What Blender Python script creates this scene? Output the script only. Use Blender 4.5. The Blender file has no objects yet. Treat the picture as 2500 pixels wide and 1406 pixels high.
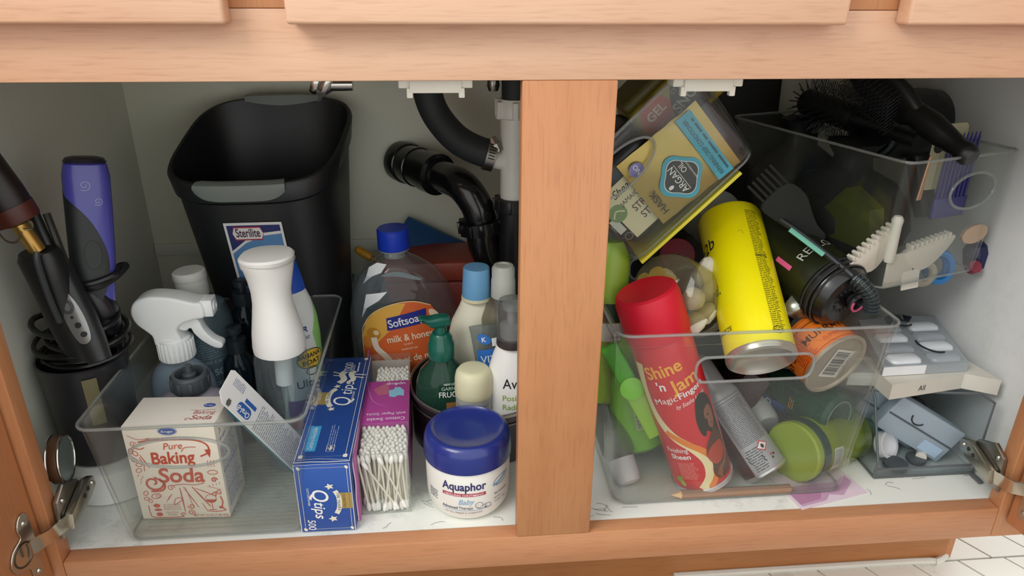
import bpy, bmesh, math, random
from math import sin, cos, pi, radians, sqrt, tan, atan2
from mathutils import Vector, Matrix
random.seed(7)
SC = 0.01                       # all shapes below are written in centimetres
V = Vector
# ---------------------------------------------------------------- camera
CF = 1763.93
CP = V((-5.9804, -57.7985, 53.6202))
_yaw, _pit, _rol = 0.0911352, 0.4134448, 0.0078194
_f = V((sin(_yaw)*cos(_pit), cos(_yaw)*cos(_pit), -sin(_pit)))
_r = V((cos(_yaw), -sin(_yaw), 0)); _u = _r.cross(_f)
_cr = _r*cos(_rol)+_u*sin(_rol); _cu = -_r*sin(_rol)+_u*cos(_rol)
cam = bpy.data.cameras.new('camera'); camo = bpy.data.objects.new('camera', cam)
bpy.context.scene.collection.objects.link(camo)
cam.sensor_fit = 'HORIZONTAL'; cam.sensor_width = 36; cam.lens = CF/2500*36
cam.clip_start = 0.01; cam.clip_end = 50
_m = Matrix((( _cr.x, _cu.x, -_f.x, CP.x*SC), (_cr.y, _cu.y, -_f.y, CP.y*SC), (_cr.z, _cu.z, -_f.z, CP.z*SC), (0, 0, 0, 1)))
camo.matrix_world = _m
sc = bpy.context.scene; sc.camera = camo
# ---------------------------------------------------------------- light, world, exposure
w = bpy.data.worlds.new('bathroom_light'); sc.world = w; w.use_nodes = True
w.node_tree.nodes['Background'].inputs[0].default_value = (0.985, 1.0, 0.99, 1)
w.node_tree.nodes['Background'].inputs[1].default_value = 1.42
def area(name, loc, target, size, power, col):
    l = bpy.data.lights.new(name, 'AREA'); l.shape = 'RECTANGLE'; l.size, l.size_y = size; l.energy = power; l.color = col
    o = bpy.data.objects.new(name, l); sc.collection.objects.link(o); o.location = V(loc)*SC
    d = (V(target)-V(loc)); o.rotation_euler = d.to_track_quat('-Z', 'Y').to_euler()
    return o
area('ceiling_lamp', (-105, -80, 150), (14, 10, 14), (0.9, 0.7), 19, (1, 0.98, 0.95))
sc.view_settings.view_transform = 'Standard'; sc.view_settings.look = 'None'
sc.view_settings.exposure = 0.0; sc.view_settings.gamma = 1; sc.view_settings.use_curve_mapping = False
sc.cycles.transparent_max_bounces = 40; sc.cycles.max_bounces = 10; sc.cycles.use_denoising = True
sc.cycles.caustics_reflective = False; sc.cycles.caustics_refractive = False
# ---------------------------------------------------------------- pixel rays of the photograph, met with real planes
def ray(x, y): return _cr*((x-1250)/CF) - _cu*((y-703)/CF) + _f
def PY(x, y, Y): d = ray(x, y); return CP + d*((Y-CP.y)/d.y)
def PZ(x, y, Z=0): d = ray(x, y); return CP + d*((Z-CP.z)/d.z)
# ---------------------------------------------------------------- materials
MATS = {}
def lin(h):
    if isinstance(h, tuple): c = h
    else: c = tuple(int(h[i:i+2], 16)/255 for i in (0, 2, 4))
    return tuple((x/12.92 if x <= .04045 else ((x+.055)/1.055)**2.4) for x in c)+(1,)
def M(h, rough=.45, metal=0, var=.06, bump=0, scale=60, coat=0, name=None):
    key = (h, rough, metal, var, bump, scale, coat)
    if key in MATS: return MATS[key]
    m = bpy.data.materials.new(name or 'mat_%s' % (h if isinstance(h, str) else 'x')); m.use_nodes = True
    nt = m.node_tree; b = nt.nodes['Principled BSDF']; c = lin(h)
    b.inputs['Roughness'].default_value = rough; b.inputs['Metallic'].default_value = metal
    if coat: b.inputs['Coat Weight'].default_value = coat; b.inputs['Coat Roughness'].default_value = .08
    tc = nt.nodes.new('ShaderNodeTexCoord'); n = nt.nodes.new('ShaderNodeTexNoise')
    n.inputs['Scale'].default_value = scale; n.inputs['Detail'].default_value = 4
    nt.links.new(tc.outputs['Object'], n.inputs['Vector'])
    mx = nt.nodes.new('ShaderNodeMix'); mx.data_type = 'RGBA'
    mx.inputs['A'].default_value = tuple(x*(1-var) for x in c[:3])+(1,)
    mx.inputs['B'].default_value = tuple(min(1, x*(1+var)) for x in c[:3])+(1,)
    nt.links.new(n.outputs['Fac'], mx.inputs['Factor']); nt.links.new(mx.outputs['Result'], b.inputs['Base Color'])
    if bump:
        bp = nt.nodes.new('ShaderNodeBump'); bp.inputs['Strength'].default_value = bump; bp.inputs['Distance'].default_value = .002
        nt.links.new(n.outputs['Fac'], bp.inputs['Height']); nt.links.new(bp.outputs['Normal'], b.inputs['Normal'])
    MATS[key] = m
    return m
def CLR(tint='f4f8f6', haze=.04, hazecol='dfe6e4', rough=.06, refl=1.0, var=0):
    """thin clear plastic: tinted see-through + fresnel gloss + a little milky scatter"""
    key = ('clr', tint, haze, hazecol, rough, refl, var)
    if key in MATS: return MATS[key]
    m = bpy.data.materials.new('clear_plastic'); m.use_nodes = True; nt = m.node_tree; nt.nodes.clear()
    out = nt.nodes.new('ShaderNodeOutputMaterial'); tr = nt.nodes.new('ShaderNodeBsdfTransparent'); gl = nt.nodes.new('ShaderNodeBsdfGlossy')
    df = nt.nodes.new('ShaderNodeBsdfDiffuse'); fr = nt.nodes.new('ShaderNodeLayerWeight'); m1 = nt.nodes.new('ShaderNodeMixShader'); m2 = nt.nodes.new('ShaderNodeMixShader')
    tr.inputs[0].default_value = lin(tint); df.inputs[0].default_value = lin(hazecol); gl.inputs['Roughness'].default_value = rough
    gl.inputs[0].default_value = (refl, refl, refl, 1)
    fr.inputs['Blend'].default_value = .5; pw = nt.nodes.new('ShaderNodeMath'); pw.operation = 'POWER'; pw.inputs[1].default_value = 4.5; ma = nt.nodes.new('ShaderNodeMath'); ma.operation = 'MULTIPLY_ADD'; ma.inputs[1].default_value = .8; ma.inputs[2].default_value = .022
    nt.links.new(fr.outputs['Facing'], pw.inputs[0]); nt.links.new(pw.outputs[0], ma.inputs[0]); m1.inputs[0].default_value = haze
    if var:
        n = nt.nodes.new('ShaderNodeTexNoise'); n.inputs['Scale'].default_value = 25; n.inputs['Detail'].default_value = 5
        mp = nt.nodes.new('ShaderNodeMapRange'); mp.inputs['From Min'].default_value = .4; mp.inputs['From Max'].default_value = .7
        mp.inputs['To Min'].default_value = haze; mp.inputs['To Max'].default_value = haze+var
        tc = nt.nodes.new('ShaderNodeTexCoord'); nt.links.new(tc.outputs['Object'], n.inputs['Vector'])
        nt.links.new(n.outputs['Fac'], mp.inputs['Value']); nt.links.new(mp.outputs['Result'], m1.inputs[0])
    nt.links.new(tr.outputs[0], m1.inputs[1]); nt.links.new(df.outputs[0], m1.inputs[2])
    nt.links.new(ma.outputs[0], m2.inputs[0]); nt.links.new(m1.outputs[0], m2.inputs[1]); nt.links.new(gl.outputs[0], m2.inputs[2])
    nt.links.new(m2.outputs[0], out.inputs[0]); MATS[key] = m
    return m
def WOOD(c1, c2, c3, axis, seed=0):
    key = ('wood', c1, axis, seed)
    if key in MATS: return MATS[key]
    m = bpy.data.materials.new('maple_wood'); m.use_nodes = True; nt = m.node_tree; b = nt.nodes['Principled BSDF']
    b.inputs['Roughness'].default_value = .42
    tc = nt.nodes.new('ShaderNodeTexCoord'); mp = nt.nodes.new('ShaderNodeMapping')
    s = [26, 26, 26]; s[axis] = 2.2; mp.inputs['Scale'].default_value = s; mp.inputs['Location'].default_value = (seed*.7, seed, seed*1.3)
    n1 = nt.nodes.new('ShaderNodeTexNoise'); n1.inputs['Scale'].default_value = 1.0; n1.inputs['Detail'].default_value = 6; n1.inputs['Distortion'].default_value = .6
    n2 = nt.nodes.new('ShaderNodeTexNoise'); n2.inputs['Scale'].default_value = 5.5; n2.inputs['Detail'].default_value = 2
    mp2 = nt.nodes.new('ShaderNodeMapping'); s2 = [420, 420, 420]; s2[axis] = 30; mp2.inputs['Scale'].default_value = s2
    n3 = nt.nodes.new('ShaderNodeTexNoise'); n3.inputs['Scale'].default_value = 1.0; n3.inputs['Detail'].default_value = 3
    L = nt.links.new
    L(tc.outputs['Object'], mp.inputs[0]); L(mp.outputs[0], n1.inputs['Vector']); L(tc.outputs['Object'], n2.inputs['Vector']); L(tc.outputs['Object'], mp2.inputs[0]); L(mp2.outputs[0], n3.inputs['Vector'])
    r = nt.nodes.new('ShaderNodeValToRGB'); r.color_ramp.elements[0].position = .3; r.color_ramp.elements[0].color = lin(c1)
    r.color_ramp.elements[1].position = .7; r.color_ramp.elements[1].color = lin(c2)
    mx = nt.nodes.new('ShaderNodeMix'); mx.data_type = 'RGBA'; mx.inputs['B'].default_value = lin(c3)
    k = nt.nodes.new('ShaderNodeMapRange'); k.inputs['From Min'].default_value = .45; k.inputs['From Max'].default_value = .75; k.inputs['To Max'].default_value = .7
    L(n1.outputs['Fac'], r.inputs[0]); L(n2.outputs['Fac'], k.inputs['Value']); L(k.outputs[0], mx.inputs['Factor']); L(r.outputs[0], mx.inputs['A'])
    mx2 = nt.nodes.new('ShaderNodeMix'); mx2.data_type = 'RGBA'; mx2.blend_type = 'MULTIPLY'; mx2.inputs['Factor'].default_value = .35
    r3 = nt.nodes.new('ShaderNodeValToRGB'); r3.color_ramp.elements[0].position = .25; r3.color_ramp.elements[0].color = (.6, .5, .45, 1); r3.color_ramp.elements[1].position = .5
    L(n3.outputs['Fac'], r3.inputs[0]); L(mx.outputs['Result'], mx2.inputs['A']); L(r3.outputs[0], mx2.inputs['B']); L(mx2.outputs['Result'], b.inputs['Base Color'])
    bp = nt.nodes.new('ShaderNodeBump'); bp.inputs['Strength'].default_value = .12; bp.inputs['Distance'].default_value = .001
    L(n3.outputs['Fac'], bp.inputs['Height']); L(bp.outputs[0], b.inputs['Normal'])
    MATS[key] = m
    return m
def GRIME(base, dirt, amount=.5):
    key = ('grime', base, dirt, amount)
    if key in MATS: return MATS[key]
    m = bpy.data.materials.new('melamine_panel'); m.use_nodes = True; nt = m.node_tree; b = nt.nodes['Principled BSDF']; b.inputs['Roughness'].default_value = .5
    L = nt.links.new
    tc = nt.nodes.new('ShaderNodeTexCoord'); n = nt.nodes.new('ShaderNodeTexNoise'); n.inputs['Scale'].default_value = 42; n.inputs['Detail'].default_value = 8; n.inputs['Roughness'].default_value = .7
    n2 = nt.nodes.new('ShaderNodeTexNoise'); n2.inputs['Scale'].default_value = 6; n2.inputs['Detail'].default_value = 3
    mu = nt.nodes.new('ShaderNodeMath'); mu.operation = 'MULTIPLY'; k = nt.nodes.new('ShaderNodeMapRange')
    k.inputs['From Min'].default_value = .31; k.inputs['From Max'].default_value = .43; k.inputs['To Max'].default_value = amount
    mx = nt.nodes.new('ShaderNodeMix'); mx.data_type = 'RGBA'; mx.inputs['A'].default_value = lin(base); mx.inputs['B'].default_value = lin(dirt)
    L(tc.outputs['Object'], n.inputs['Vector']); L(tc.outputs['Object'], n2.inputs['Vector']); L(n.outputs['Fac'], mu.inputs[0]); L(n2.outputs['Fac'], mu.inputs[1])
    L(mu.outputs[0], k.inputs['Value']); L(k.outputs[0], mx.inputs['Factor']); L(mx.outputs['Result'], b.inputs['Base Color'])
    MATS[key] = m
    return m
# ---------------------------------------------------------------- mesh helpers
class MB:
    def __init__(s): s.v = []; s.f = []; s.m = []
    def add(s, vs, fs, mi=0, T=None):
        o = len(s.v)
        s.v += [(T @ V(p)) if T else V(p) for p in vs]
        s.f += [tuple(i+o for i in f) for f in fs]; s.m += [mi]*len(fs)
        return s
    def merge(s, b, T=None, mi=None):
        o = len(s.v); s.v += [(T @ p) if T else p.copy() for p in b.v]; s.f += [tuple(i+o for i in f) for f in b.f]
        s.m += (b.m if mi is None else [mi]*len(b.f)); return s
def mesh_of(name, mb, mats, sharp=35):
    me = bpy.data.meshes.new(name); me.from_pydata([tuple(p*SC) for p in mb.v], [], mb.f)
    if not isinstance(mats, (list, tuple)): mats = [mats]
    for mt in mats: me.materials.append(mt)
    me.polygons.foreach_set('material_index', mb.m); me.polygons.foreach_set('use_smooth', [True]*len(mb.f))
    me.update(); me.set_sharp_from_angle(angle=radians(sharp))
    return me
def clean(name, mb, mats, sharp=35):
    me = mesh_of(name, mb, mats, sharp); bm = bmesh.new(); bm.from_mesh(me)
    bmesh.ops.recalc_face_normals(bm, faces=bm.faces); bm.to_mesh(me); bm.free(); me.set_sharp_from_angle(angle=radians(sharp)); return me
def part(name, mb, mats, parent, label=None, kind=None, T=None, sharp=35):
    o = bpy.data.objects.new(name, clean(name, mb, mats, sharp)); sc.collection.objects.link(o)
    if parent: o.parent = parent
    if T: o.matrix_local = cmT(T)
    if label: o['label'] = label
    if kind: o['kind'] = kind
    return o
def cmT(T):
    T = T.copy(); T.translation = T.translation*SC; return T
def thing(name, label, cat, T=None, group=None):
    o = bpy.data.objects.new(name, None); sc.collection.objects.link(o); o.empty_display_size = .02
    if T is not None: o.matrix_world = cmT(T)
    o['label'] = label; o['category'] = cat
    if group: o['group'] = group
    return o
def tagged(name, label, cat, mb, mats, T=None, group=None, sharp=35):
    o = part(name, mb, mats, None, sharp=sharp)
    if T is not None: o.matrix_world = cmT(T)
    o['label'] = label; o['category'] = cat
    if group: o['group'] = group
    return o
def at(p, rz=0, rx=0, ry=0): return Matrix.Translation(V(p)) @ Matrix.Rotation(radians(rz), 4, 'Z') @ Matrix.Rotation(radians(rx), 4, 'X') @ Matrix.Rotation(radians(ry), 4, 'Y')
def axT(A, B, roll=0, front=(0, -1, 0)):
    """frame at A whose z axis runs to B and whose -y side faces `front`"""
    A = V(A); z = (V(B)-A).normalized(); f = V(front); f = (f - z*f.dot(z)).normalized(); y = -f; x = y.cross(z)
    T = Matrix((x, y, z)).transposed().to_4x4(); T.translation = A
    return T @ Matrix.Rotation(radians(roll), 4, 'Z')
def frm(o, x, z):
    x = V(x).normalized(); z = V(z); z = (z-x*z.dot(x)).normalized(); y = z.cross(x)
    T = Matrix((x, y, z)).transposed().to_4x4(); T.translation = V(o); return T
def ring(a, b=None, z=0, n=32, e=2.0, cx=0, cy=0):
    b = a if b is None else b; out = []
    for i in range(n):
        t = 2*pi*i/n; c, s = cos(t), sin(t)
        out.append(V((cx+a*math.copysign(abs(c)**(2/e), c), cy+b*math.copysign(abs(s)**(2/e), s), z)))
    return out
def rr(w, d, r, z=0, n=5, cx=0, cy=0):
    r = min(r, w/2-1e-4, d/2-1e-4); out = []
    for qx, qy, a0 in ((1, 1, 0), (-1, 1, 90), (-1, -1, 180), (1, -1, 270)):
        for i in range(n+1):
            a = radians(a0+90*i/n); out.append(V((cx+qx*(w/2-r)+r*cos(a), cy+qy*(d/2-r)+r*sin(a), z)))
    return out
def loft(rings, c0=True, c1=True, mi=0, mis=None):
    mb = MB(); n = len(rings[0])
    for r_ in rings: mb.v += [V(p) for p in r_]
    for k in range(len(rings)-1):
        for i in range(n):
            j = (i+1) % n; mb.f.append((k*n+i, k*n+j, (k+1)*n+j, (k+1)*n+i)); mb.m.append(mis[k] if mis else mi)
    if c0: mb.f.append(tuple(reversed(range(n)))); mb.m.append(mis[0] if mis else mi)
    if c1: mb.f.append(tuple((len(rings)-1)*n+i for i in range(n))); mb.m.append(mis[-1] if mis else mi)
    return mb
def lathe(prof, n=36, c0=True, c1=True, mi=0, e=2, sy=1): return loft([ring(max(r_, .001), max(r_, .001)*sy, z, n, e) for r_, z in prof], c0, c1, mi)
def rbox(w, d, h, r=.3, n=3, c=(0, 0, 0), mi=0):
    """box centred in x, y on c, standing on c.z, all edges rounded"""
    b = min(r, h/2.01); R = []
    for i in range(n+1):
        a = pi/2*i/n; R.append((b*(1-sin(a)), b*(1-cos(a))))
    rings = [rr(w-2*i_, d-2*i_, max(r-i_, .02), z_, 3) for i_, z_ in R] + [rr(w-2*i_, d-2*i_, max(r-i_, .02), h-z_, 3) for i_, z_ in reversed(R)]
    mb = loft(rings, mi=mi)
    for p in mb.v: p += V(c)
    return mb
def box(x0, x1, y0, y1, z0, z1, mi=0, bev=0):
    if bev: return rbox(x1-x0, y1-y0, z1-z0, bev, 2, ((x0+x1)/2, (y0+y1)/2, z0), mi)
    return MB().add([(x0, y0, z0), (x1, y0, z0), (x1, y1, z0), (x0, y1, z0), (x0, y0, z1), (x1, y0, z1), (x1, y1, z1), (x0, y1, z1)],
                    [(0, 3, 2, 1), (4, 5, 6, 7), (0, 1, 5, 4), (1, 2, 6, 5), (2, 3, 7, 6), (3, 0, 4, 7)], mi)
def smooth(pts, k=6, closed=False):
    P = [V(p) for p in pts]; n = len(P); out = []
    rng = range(n) if closed else range(n-1)
    for i in rng:
        p0 = P[(i-1) % n] if closed or i > 0 else P[i]; p1 = P[i]; p2 = P[(i+1) % n]; p3 = P[(i+2) % n] if closed or i+2 < n else P[(i+1) % n]
        for j in range(k):
            t = j/k; out.append(.5*((2*p1)+(-p0+p2)*t+(2*p0-5*p1+4*p2-p3)*t*t+(-p0+3*p1-3*p2+p3)*t**3))
    if not closed: out.append(P[-1])
    return out
def tube(pts, r, n=8, closed=False, mi=0, sm=0, flat=1):
    P = smooth(pts, sm, closed) if sm else [V(p) for p in pts]; N = len(P); rad = r if callable(r) else (lambda t: r)
    rings = []; up = None
    for i in range(N):
        a = P[(i-1) % N] if closed or i else P[0]; b = P[(i+1) % N] if closed or i < N-1 else P[-1]
        t = (b-a).normalized() if (b-a).length > 1e-9 else V((0, 0, 1))
        if up is None: up = V((0, 0, 1)) if abs(t.z) < .9 else V((1, 0, 0))
        up = (up-t*up.dot(t)).normalized(); sd = t.cross(up); q = rad(i/max(1, N-1))
        rings.append([P[i]+(up*cos(2*pi*k/n)*flat+sd*sin(2*pi*k/n))*q for k in range(n)])
    if closed:
        mb = loft(rings, False, False, mi)
        for i in range(n): j = (i+1) % n; mb.f.append(((N-1)*n+i, (N-1)*n+j, j, i)); mb.m.append(mi)
        return mb
    return loft(rings, True, True, mi)
def offset2(pts, d):
    n = len(pts); out = []
    ar = sum(pts[i][0]*pts[(i+1) % n][1]-pts[(i+1) % n][0]*pts[i][1] for i in range(n)); sg = 1 if ar > 0 else -1
    for i in range(n):
        a = V(pts[i-1]).to_2d() if len(pts[i-1]) > 2 else V(pts[i-1]); p = V(pts[i]); b = V(pts[(i+1) % n])
        e1 = (p-a).normalized(); e2 = (b-p).normalized(); nn = V((-(e1.y+e2.y), e1.x+e2.x)); nn = nn.normalized() if nn.length > 1e-6 else V((-e1.y, e1.x))
        k = max(.45, nn.dot(V((-e1.y, e1.x)))); out.append(p+nn*(d*sg/k))
    return out
def puff(outline, t, b=.15, n=3, plane='xz', mi=0, c=0):
    """slab of thickness t from a 2-D outline, its rims rounded by b"""
    o = [V(p) for p in outline]; rings = []
    seq = [(-t/2+b*(1-cos(pi/2*i/n)), b*(1-sin(pi/2*i/n))) for i in range(n+1)]
    seq = seq + [(-h_, i_) for h_, i_ in reversed(seq)]
    for h_, i_ in seq:
        q = offset2(o, i_) if i_ > 1e-5 else o; h2 = h_+c
        if plane == 'xz': rings.append([V((p.x, h2, p.y)) for p in q])
        elif plane == 'xy': rings.append([V((p.x, p.y, h2)) for p in q])
        else: rings.append([V((h2, p.x, p.y)) for p in q])
    return loft(rings, mi=mi)
def sm2(pts, k=5, closed=True): return [V((p.x, p.y)) for p in smooth([V((a, b, 0)) for a, b in pts], k, closed)]
# ---------------------------------------------------------------- flat print: shapes and lettering laid on real surfaces
_txt = {}
def text_mesh(s, bold=0, sp=1.0):
    k = (s, bold, sp)
    if k not in _txt:
        c = bpy.data.curves.new('t', 'FONT'); c.body = s; c.size = 1; c.offset = min(bold*.6, .02); c.resolution_u = 5; c.space_character = sp
        o = bpy.data.objects.new('t', c); me = o.to_mesh()
        vs = [(v.co.x, v.co.y) for v in me.vertices]; fs = [tuple(p.vertices) for p in me.polygons]
        o.to_mesh_clear(); bpy.data.objects.remove(o); bpy.data.curves.remove(c)
        _txt[k] = (vs, fs)
    return _txt[k]
class Print:
    def __init__(s): s.it = []
    def poly(s, pts, mat, l=1): s.it.append(([tuple(p[:2]) for p in pts], [tuple(range(len(pts)))], mat, l)); return s
    def rect(s, u0, v0, u1, v1, mat, l=1, r=0):
        if r:
            return s.poly([(p.x, p.y) for p in rr(abs(u1-u0), abs(v1-v0), r, 0, 4, (u0+u1)/2, (v0+v1)/2)], mat, l)
        return s.poly([(u0, v0), (u1, v0), (u1, v1), (u0, v1)], mat, l)
    def ell(s, cu, cv, a, b, mat, l=1, rot=0, n=24):
        c, q = cos(radians(rot)), sin(radians(rot))
        return s.poly([(cu+a*cos(t)*c-b*sin(t)*q, cv+a*cos(t)*q+b*sin(t)*c) for t in [2*pi*i/n for i in range(n)]], mat, l)
    def line(s, pts, wd, mat, l=1, closed=False, sm=0, taper=False):
        P = [V(p).to_2d() if len(p) > 2 else V(p) for p in pts]
        if sm: P = sm2([(p.x, p.y) for p in P], sm, closed)
        N = len(P); vs = []
        for i in range(N):
            a = P[(i-1) % N] if closed or i else P[0]; b = P[(i+1) % N] if closed or i < N-1 else P[-1]; t = (b-a).normalized() if (b-a).length > 0 else V((1, 0))
            k = wd/2*(sin(pi*(i+.6)/(N+.2)) if taper else 1); nn = V((-t.y, t.x))*k; vs += [tuple(P[i]+nn), tuple(P[i]-nn)]
        fs = [(2*i, 2*i+1, 2*i+3, 2*i+2) for i in range(N-1)]
        if closed: fs.append((2*N-2, 2*N-1, 1, 0))
        s.it.append((vs, fs, mat, l)); return s
    def frame(s, u0, v0, u1, v1, wd, mat, l=1): return s.line([(u0, v0), (u1, v0), (u1, v1), (u0, v1)], wd, mat, l, True)
    def ering(s, cu, cv, a, b, wd, mat, l=1, rot=0, n=28):
        c, q = cos(radians(rot)), sin(radians(rot))
        return s.line([(cu+a*cos(t)*c-b*sin(t)*q, cv+a*cos(t)*q+b*sin(t)*c) for t in [2*pi*i/n for i in range(n)]], wd, mat, l, True)
    def spiral(s, cu, cv, r, turns, wd, mat, l=1, a0=0, dr=1):
        return s.line([(cu+r*(1-.85*t)*cos(a0+dr*2*pi*turns*t), cv+r*(1-.85*t)*sin(a0+dr*2*pi*turns*t)) for t in [i/24 for i in range(25)]], wd, mat, l)
    def text(s, t, u, v, size, mat, l=2, rot=0, bold=0, sh=0, al='C', xs=1.0, sp=1.0, wid=None, arc=0):
        vs, fs = text_mesh(t, bold, sp)
        if not vs: return s
        x0 = min(p[0] for p in vs); x1 = max(p[0] for p in vs)
        if wid: xs = wid/((x1-x0)*size)
        ox = {'C': (x0+x1)/2, 'L': x0, 'R': x1}[al]; c, q = cos(radians(rot)), sin(radians(rot)); out = []
        for x, y in vs:
            X = (x-ox)*size*xs+y*size*sh; Y = y*size+arc*((x-(x0+x1)/2)*size*xs)**2
            out.append((u+X*c-Y*q, v+X*q+Y*c))
        s.it.append((out, fs, mat, l)); return s
    def fine(s, u0, v0, u1, v1, rows, mat, l=2, rot=0, fill=.5, rag=.25, seed=1):
        R = random.Random(seed); rows = int(rows*1.45+.5); fill = fill*.8; h = (v1-v0)/rows; c, q = cos(radians(rot)), sin(radians(rot)); vs = []; fs = []
        for i in range(rows):
            y = v1-h*(i+.5); x = u0; xe = u1-(u1-u0)*R.random()*rag
            while x < xe:
                w_ = min(h*R.uniform(.7, 3.6), xe-x)
                if w_ < h*.3: break
                k = len(vs)
                for a, b in ((x, y-h*fill/2), (x+w_, y-h*fill/2), (x+w_, y+h*fill/2), (x, y+h*fill/2)):
                    A, B = a-u0, b-v0; vs.append((u0+A*c-B*q, v0+A*q+B*c))
                fs.append((k, k+1, k+2, k+3)); x += w_+h*.4
        s.it.append((vs, fs, mat, l)); return s
    def barcode(s, u0, v0, u1, v1, white, black, l=1, seed=3, vert=True):
        R = random.Random(seed); s.rect(u0, v0, u1, v1, white, l); W = u1-u0; m_ = .08*W; x = u0+m_
        while x < u1-m_:
            w_ = W*R.choice((.008, .015, .024)); s.rect(x, v0+(v1-v0)*.2, x+w_, v1-(v1-v0)*.1, black, l+1); x += w_+W*R.choice((.01, .016, .022))
        return s
    def build(s, name, mp, parent, du=0, dv=0, label=None, lay=.016, clip=None):
        mb = MB(); mats = []
        for vs, fs, mat, l in s.it:
            if mat not in mats: mats.append(mat)
            mi = mats.index(mat)
            if du or dv or clip:
                bm = bmesh.new(); bv = [bm.verts.new((a, b, 0)) for a, b in vs]
                for f in fs:
                    try: bm.faces.new([bv[i] for i in f])
                    except ValueError: pass
                def cut(co, no, clr=False):
                    g = bm.verts[:]+bm.edges[:]+bm.faces[:]; bmesh.ops.bisect_plane(bm, geom=g, plane_co=co, plane_no=no, clear_outer=clr)
                if clip:
                    cut((clip[0], 0, 0), (-1, 0, 0), True); cut((clip[2], 0, 0), (1, 0, 0), True); cut((0, clip[1], 0), (0, -1, 0), True); cut((0, clip[3], 0), (0, 1, 0), True)
                if bm.verts:
                    x0 = min(v.co.x for v in bm.verts); x1 = max(v.co.x for v in bm.verts); y0 = min(v.co.y for v in bm.verts); y1 = max(v.co.y for v in bm.verts)
                    if du:
                        k = math.floor(x0/du)+1
                        while k*du < x1: cut((k*du, 0, 0), (1, 0, 0)); k += 1
                    if dv:
                        k = math.floor(y0/dv)+1
                        while k*dv < y1: cut((0, k*dv, 0), (0, 1, 0)); k += 1
                bm.verts.ensure_lookup_table(); bm.verts.index_update()
                vs2 = [(v.co.x, v.co.y) for v in bm.verts]; fs2 = [tuple(v.index for v in f.verts) for f in bm.faces]; bm.free()
            else: vs2, fs2 = vs, fs
            mb.add([mp(a, b, lay*l+.012) for a, b in vs2], fs2, mi)
        if not mb.f: return None
        me = mesh_of(name, mb, mats, 60); o = bpy.data.objects.new(name, me); sc.collection.objects.link(o); o.parent = parent
        if label: o['label'] = label
        return o
def mp_plane(o, U, W):
    o, U, W = V(o), V(U).normalized(), V(W).normalized(); N = U.cross(W)
    return lambda u, v, h: o+U*u+W*v+N*h
def mp_front(y, x0=0, z0=0): return lambda u, v, h: V((x0+u, y-h, z0+v))
def mp_top(z, x0=0, y0=0): return lambda u, v, h: V((x0+u, y0+v, z+h))
def mp_cyl(a, b=None, z0=0, e=2):
    """wraps u round a cylinder (radius a or a(v)); b = y semi-axis"""
    def g(u, v, h):
        A = a(v) if callable(a) else a; B = (b(v) if callable(b) else b) if b is not None else A; t = u/A; q = 1 if e == 2 else (abs(sin(t))**e+abs(cos(t))**e)**(-1/e)
        return V(((A*q+h)*sin(t), -(B*q+h)*cos(t), z0+v))
    return g
def interp(tab):
    def g(v):
        if v <= tab[0][0]: return tab[0][1]
        for (a, x), (b, y) in zip(tab, tab[1:]):
            if v <= b: return x+(y-x)*(v-a)/(b-a)
        return tab[-1][1]
    return g
def cutout(o, mb, mats=None):
    """cuts the shape mb out of object o (handle holes)"""
    me = clean('cut', mb, []) if False else clean('cut', mb, [o.data.materials[0]]); c = bpy.data.objects.new('cut', me); sc.collection.objects.link(c)
    c.parent = o.parent
    md = o.modifiers.new('hole', 'BOOLEAN'); md.object = c; md.operation = 'DIFFERENCE'; md.solver = 'EXACT'
    bpy.context.view_layer.update(); dg = bpy.context.evaluated_depsgraph_get(); new = bpy.data.meshes.new_from_object(o.evaluated_get(dg))
    o.modifiers.clear(); o.data = new; bpy.data.objects.remove(c); new.set_sharp_from_angle(angle=radians(30))
def copy_tree(o, parent=None, T=None, label=None):
    c = o.copy(); sc.collection.objects.link(c); c.parent = parent
    if T is not None: c.matrix_world = cmT(T)
    if label: c['label'] = label
    for ch in o.children: copy_tree(ch, c)
    return c
WHITE = M('efefec', .4); BLACK = M('151617', .4); INK = M('1a1b20', .6)
CLEAR = CLR(); EDGE = CLR('d6dad7', .17, 'eef0ee', .06, 1.0); CHROME = M('c9c6c0', .18, 1, .03); STEEL = M('a9a59c', .32, 1, .08, 0, 200)
# ================================================================ the vanity cabinet
WH = WOOD('cb9f80', 'd8b194', 'cf9f80', 0, 1); WB_ = WOOD('bd8259', 'ca936b', 'bf8560', 0, 3); WV = WOOD('b5794d', 'c38a5e', 'b3724a', 2, 4); WD = WOOD('ac6c42', 'ba7c53', 'ad6c46', 2, 9); WK = WOOD('a56a3c', 'b17645', 'a2683c', 0, 5)  # top boards paler, bottom rail deeper: light falloff painted into the wood colour
PANEL = GRIME('dedfd6', 'c5c3b6', .3); BASE = GRIME('e9ebe4', '8a877c', .4)
XL, XR, ZT, T = -44.9, 53.2, 45.8, 1.9
cab = thing('vanity_cabinet', 'maple bathroom vanity with its doors open, white inside', 'cabinet', at((0, 0, 0)))
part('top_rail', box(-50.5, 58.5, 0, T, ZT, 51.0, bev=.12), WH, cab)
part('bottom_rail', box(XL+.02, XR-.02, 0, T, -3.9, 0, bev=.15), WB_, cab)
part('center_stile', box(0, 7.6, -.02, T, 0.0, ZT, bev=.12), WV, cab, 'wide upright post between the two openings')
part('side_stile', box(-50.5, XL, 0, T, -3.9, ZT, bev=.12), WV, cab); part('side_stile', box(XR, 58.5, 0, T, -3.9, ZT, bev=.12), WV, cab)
part('upper_stile', box(-23.2, -15.2, 0, T, 51.02, 66, bev=.08), WV, cab); part('upper_stile', box(22.6, 31.4, 0, T, 51.02, 66, bev=.08), WV, cab)
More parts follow.
